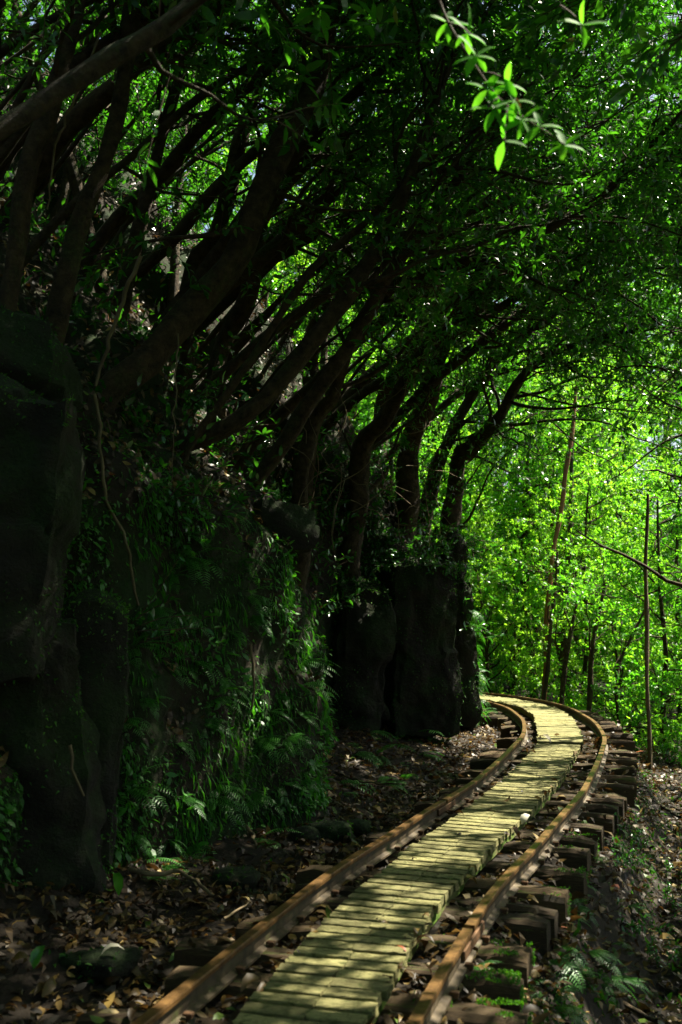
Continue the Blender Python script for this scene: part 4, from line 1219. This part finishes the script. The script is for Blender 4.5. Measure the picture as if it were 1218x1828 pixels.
# ------------------------------------------------------------------ leaf litter
def litter_tone(n):
    t = np.clip(rng.beta(1.5, 2.4, n), 0, .93)
    u = rng.random(n)
    t[u < .007] = .96
    t[(u > .007) & (u < .03)] = 1.0
    return t
def scatter_ground(n, ymin, ymax, L, tpl, wr):
    Y = ymin * (ymax / ymin) ** rng.random(n)
    lo = np.maximum(-.42 * Y - .6, -2.4); hi = .40 * Y + .7
    X = lo + (hi - lo) * rng.random(n)
    tc = track_coord(np.c_[X, Y])
    # keep leaves off the boards
    bl = np.r_[bl1, bl2]
    near_b = np.array([((bl - q) ** 2).sum(1).min() for q in np.c_[X, Y]]) ** .5
    keep = (near_b > .20) | (rng.random(n) < .003)
    keep &= ~((np.abs(np.abs(tc[:, 1]) - GA) < .03) & (rng.random(n) < .9))
    X, Y, tc, near_b = X[keep], Y[keep], tc[keep], near_b[keep]
    n = len(X)
    pt = np.array([noise.noise(Vector((x_ * 1.3, y_ * 1.3, 2.0))) + .6 * noise.noise(Vector((x_ * 4, y_ * 4, 7.0))) for x_, y_ in zip(X, Y)])
    kp = rng.random(n) < np.clip(.85 + 1.2 * pt + .4 * (np.abs(tc[:, 1]) < .5) + .5 * ((tc[:, 1] > .55) & (tc[:, 1] < 1.6)) + .6 * ((tc[:, 1] < -.5) & (Y > 6)), .2, 1)
    X, Y, tc, near_b = X[kp], Y[kp], tc[kp], near_b[kp]
    n = len(X)
    z = ground_z(X, Y) + rng.uniform(.0, .022, n)
    z = np.where(near_b < .205, -.012, z)
    # on top of a sleeper
    for o, s, r0, r1, a in sleepers:
        m = (np.abs(tc[:, 0] - s) < .07) & (tc[:, 1] > r0) & (tc[:, 1] < r1) & (near_b > .21)
        z[m] = np.maximum(z[m], -.082)
        kill = m & (rng.random(n) < .93)
        z[kill] = -3
    ok = z > -2.5
    X, Y, z = X[ok], Y[ok], z[ok]
    n = len(X)
    pos = np.c_[X, Y, z]
    a = rng.uniform(0, 6.283, n)
    d = np.c_[np.cos(a), np.sin(a), rng.normal(.05, .28, n)]
    up = np.array([0, 0, 1.0]) + rng.normal(0, .35, (n, 3))
    ll = L * rng.choice([.45, .7, 1.0, 1.35], n, p=[.3, .3, .28, .12]) * rng.uniform(.8, 1.2, n)
    return pos, d, up, ll, ll * wr * rng.uniform(.75, 1.25, n), litter_tone(n)
mb = MB()
a = scatter_ground(18000, 2.2, 4.0, .064, FULL, .34)
leaves(mb, *a, FULL, curl=rng.uniform(-1.2, 1.8, len(a[0])), twist=.35)
a = scatter_ground(38000, 3.9, 16, .068, LANCE, .36)
leaves(mb, *a, LANCE, curl=rng.uniform(-1.5, 2.8, len(a[0])), twist=.3)
a = scatter_ground(9000, 6.5, 13, .075, LANCE, .38)
leaves(mb, *a, LANCE, curl=rng.uniform(-1.2, 2.0, len(a[0])), twist=.3)
tag(mb.build('leaf_litter', M['litter']), 'brown fallen leaves covering the ground beside and between the rails', 'leaf litter', kind='stuff')
# litter on the slope above the cliff and on its ledges
up_f = ((f_n[:, 2] > .45) | (f_c[:, 2] > 1.9)) & (f_c[:, 1] > 3.2) & (f_c[:, 1] < 12.5) & (f_c[:, 2] < 7.5)
p, nv = on_hill(26000, up_f, 1 / np.maximum(f_c[:, 1], 3))
mb = MB()
d = nrm(np.cross(nv, rvec(len(p))) + nv * rng.normal(.15, .2, (len(p), 1)))
L = rng.uniform(.04, .09, len(p))
leaves(mb, p + nv * rng.uniform(0, .03, (len(p), 1)), d, nv + rng.normal(0, .3, p.shape), L, L * .36, litter_tone(len(p)), LANCE, curl=rng.uniform(-1.2, 2.4, len(p)), twist=.3)
so = mb.build('leaf_litter', M['litter'])
so.parent = hill
so['kind'] = 'stuff'

# moss clumps on the near sleeper ends
for o, s, r0, r1, a in sleepers:
    pr = at_track(s, r1, 0)[0]
    if not 2.2 < pr[1] < 6.2:
        continue
    amt = 330 if pr[1] < 3.9 else (110 if rng.random() < .5 else 0)
    if not amt:
        continue
    n = amt * 3
    r = r1 - np.abs(rng.normal(0, .12, n))
    top = rng.random(n) < .62
    w = o.scale[1] * .48
    u = rng.uniform(-w, w, n)
    z = np.where(top, -.088, -.10 - rng.random(n) * .15)
    r = np.where(top, r, r1 + .003)
    base, _a = at_track(s, 0, 0)
    i = np.searchsorted(CS, s)
    pos = np.c_[base[0] + CR[i][0] * r + CT[i][0] * u, base[1] + CR[i][1] * r + CT[i][1] * u, z]
    cl_ = patch(pos, 11, 2.0) > .05
    pos, top = pos[cl_], top[cl_]
    if len(pos) < 20:
        continue
    d = nrm(np.where(top[:, None], [0, 0, 1.0], [CR[i][0], CR[i][1], -.4]) + rng.normal(0, .55, (len(pos), 3)))
    mb = MB()
    L = rng.uniform(.005, .013, len(pos))
    leaves(mb, pos, d, rvec(len(pos)), L, L * .7, np.clip(rng.normal(.85, .15, len(pos)), 0, 1), BLADE)
    me = mb.build('moss', M['moss'])
    me.parent = o
    me.matrix_parent_inverse = o.matrix_basis.inverted()
    me['kind'] = 'stuff'

nb = 26000
Y = 2.3 * (11 / 2.3) ** rng.random(nb)
i = np.array([np.abs(CL[:, 1] - y_).argmin() for y_ in Y])
rr = rng.uniform(.62, 2.6, nb) * np.where(rng.random(nb) < .12, -1, 1)
pos = np.c_[CL[i] + CR[i] * rr[:, None], np.zeros(nb)]
pn = patch(pos, 1.8, 21.0) + .5 * patch(pos, 5, 3.0)
ok = ((pn > .08) & ((rr > 0) | (pn > .3))) | ((rr > .66) & (rr < 1.1) & (pn > -.12))
pos = pos[ok]
pos[:, 2] = ground_z(pos[:, 0], pos[:, 1]) - .003
L = rng.uniform(.012, .035, len(pos)) * np.where(rng.random(len(pos)) < .12, 1.8, 1)
mb = MB()
leaves(mb, pos, nrm(np.array([0, 0, .8]) + rng.normal(0, .6, pos.shape)), rvec(len(pos)), L, L * .45, np.clip(rng.normal(.55, .25, len(pos)), 0, 1), BLADE)
gm = mb.build('moss', M['moss'])
gm.parent = ground
gm['kind'] = 'stuff'

# single fallen leaves and sticks that can be picked out
def fallen(px, py, z, L, w, tone, ang, lb, mat='litter', tilt=.25):
    mbf = MB()
    leaves(mbf, np.zeros((1, 3)), np.array([[math.cos(ang), math.sin(ang), tilt]]), np.array([[.1, -.2, 1.0]]), L, L * w, np.array([tone]), FULL, curl=np.array([1.8]))
    o = mbf.build('fallen_leaf', M[mat])
    o.location = G(px, py, z)
    tag(o, lb, 'leaf', 'single fallen leaves')
M['spray'] = leaf_mat('spray_leaf', [(0, (.05, .2, .015)), (1, (.1, .28, .02))], [(0, (.12, .55, .015)), (1, (.2, .65, .02))], fac=.6, rough=.6, spec=.12)
M['pale_leaf'] = leaf_mat('pale_leaf', [(0, (.35, .3, .16)), (1, (.55, .52, .4))], [(0, (.3, .25, .1)), (1, (.4, .35, .2))], fac=.2, rough=.5)
fallen(984, 1326, -.008, .16, .38, .3, 2.2, 'pale yellowish leaf lying on the boardwalk at its kink', 'pale_leaf')
fallen(932, 1472, -.05, .085, .6, 1.0, .6, 'white dry leaf standing beside the right edge of the boardwalk', 'pale_leaf', .8)
fallen(1045, 1317, -.08, .13, .6, .4, .3, 'orange fallen leaf right of the far boardwalk', 'litter')
fallen(212, 1600, -.1, .13, .36, .2, 2.0, 'large yellow-green fallen leaf at the foot of the cliff at lower left', 'spray', .9)
fallen(180, 1705, -.12, .09, .3, .8, .2, 'yellowish leaf on the litter near the low mossy stone', 'pale_leaf')
fallen(60, 1730, -.1, .09, .5, .9, 1.2, 'green leaf standing in the litter at far lower left', 'shrub', 1.2)
for pl, z, r, lb, bk in [([(232, 1552), (270, 1560), (310, 1555), (345, 1570), (385, 1602)], .0, .012, 'pale fallen branch arching over the litter at the cliff foot', 'bark_pale'),
                         ([(440, 1475), (452, 1490), (458, 1510)], -.05, .012, 'short curved root at the cliff foot', 'bark_pale'), ([(400, 1640), (430, 1622), (445, 1608)], -.1, .006, 'forked twig in the sunlit litter', 'bark_pale'),
                         ([(1120, 1400), (1160, 1425), (1215, 1460)], -.42, .02, 'fallen branch on the ground right of the far sleepers', 'bark'), ([(1075, 1300), (1130, 1298), (1190, 1303)], -.25, .012, 'straight stick at the thicket edge right of the track', 'bark'),
                         ([(1060, 1770), (1110, 1790), (1170, 1825)], -.5, .016, 'stick on the dark bank at lower right', 'bark'), ([(600, 1380), (650, 1395), (720, 1400)], -.02, .008, 'thin stick on the leafy mound', 'bark')]:
    pts = np.array([G(x, y, z) for x, y in pl])
    q, rr = smooth(pts, .05, np.linspace(r, r * .6, len(pts)))
    q = q + rng.normal(0, .004, q.shape)
    o = MB(); o.add(*tube(q, rr, 6, .15), sm=True)
    tag(o.build('fallen_branch', M[bk]), lb, 'branch', 'sticks on the ground')

# ------------------------------------------------------------------ leafy spray close to the camera, top right
e = empty('leafy_spray', P(770, -40, 2.6), 'bright out-of-focus leaf spray hanging into the upper right, whorled lance leaves', 'branch')
base = np.array(e.location)
stem = bough([(770, -40), (800, 40), (850, 120), (890, 175), (935, 210), (975, 235), (1008, 258)], 2.6, 2.45)
q, rr = smooth(stem, .03, np.linspace(.005, .002, len(stem)))
mbs = MB(); mbs.add(*tube(q, rr, 6), sm=True)
for a, b in (((890, 175), (870, 195)), ((860, 130), (900, 140)), ((800, 40), (840, 60)), ((905, 190), (900, 250)), ((1000, 10), (1040, 45))):
    q, rr = smooth(bough([a, ((a[0] + b[0]) / 2, (a[1] + b[1]) / 2 - 4), b], 2.5, 2.47), .03, [.003, .0025, .002]); mbs.add(*tube(q, rr, 5), sm=True)
mbs.build('stem', M['twig'], e, base)
for (x, y, m, Y) in [(883, 195, 6, 2.48), (932, 214, 7, 2.47), (1008, 260, 7, 2.45), (905, 150, 5, 2.5), (850, 100, 6, 2.5), (835, 60, 5, 2.55), (900, 252, 3, 2.48), (870, 160, 5, 2.5), (1040, 45, 4, 2.5), (800, 40, 5, 2.6),
                     (965, 225, 3, 2.46), (920, 180, 4, 2.48)]:
    c = P(x, y, Y)
    for i in range(m):
        a = 2 * math.pi * (i + rng.uniform(-.25, .25)) / m
        d = np.array([[math.cos(a), rng.uniform(-.5, .3), math.sin(a) * .8 - .25]])
        mbl = MB()
        L = rng.uniform(.05, .078)
        leaves(mbl, c[None], d, np.array([[rng.normal(0, .3), -.7, .7]]), L, L * .36, np.array([rng.random()]), FULL)
        mbl.build('leaf', M['spray'], e, base)
mbl = MB(); leaves(mbl, P(915, 172, 2.48)[None], np.array([[.5, 0, -.8]]), np.array([[0, -1, .3]]), .04, .016, np.array([.96]), FULL)
o = mbl.build('leaf', M['litter'], e, base); o['label'] = 'withered orange leaf in the bright spray'
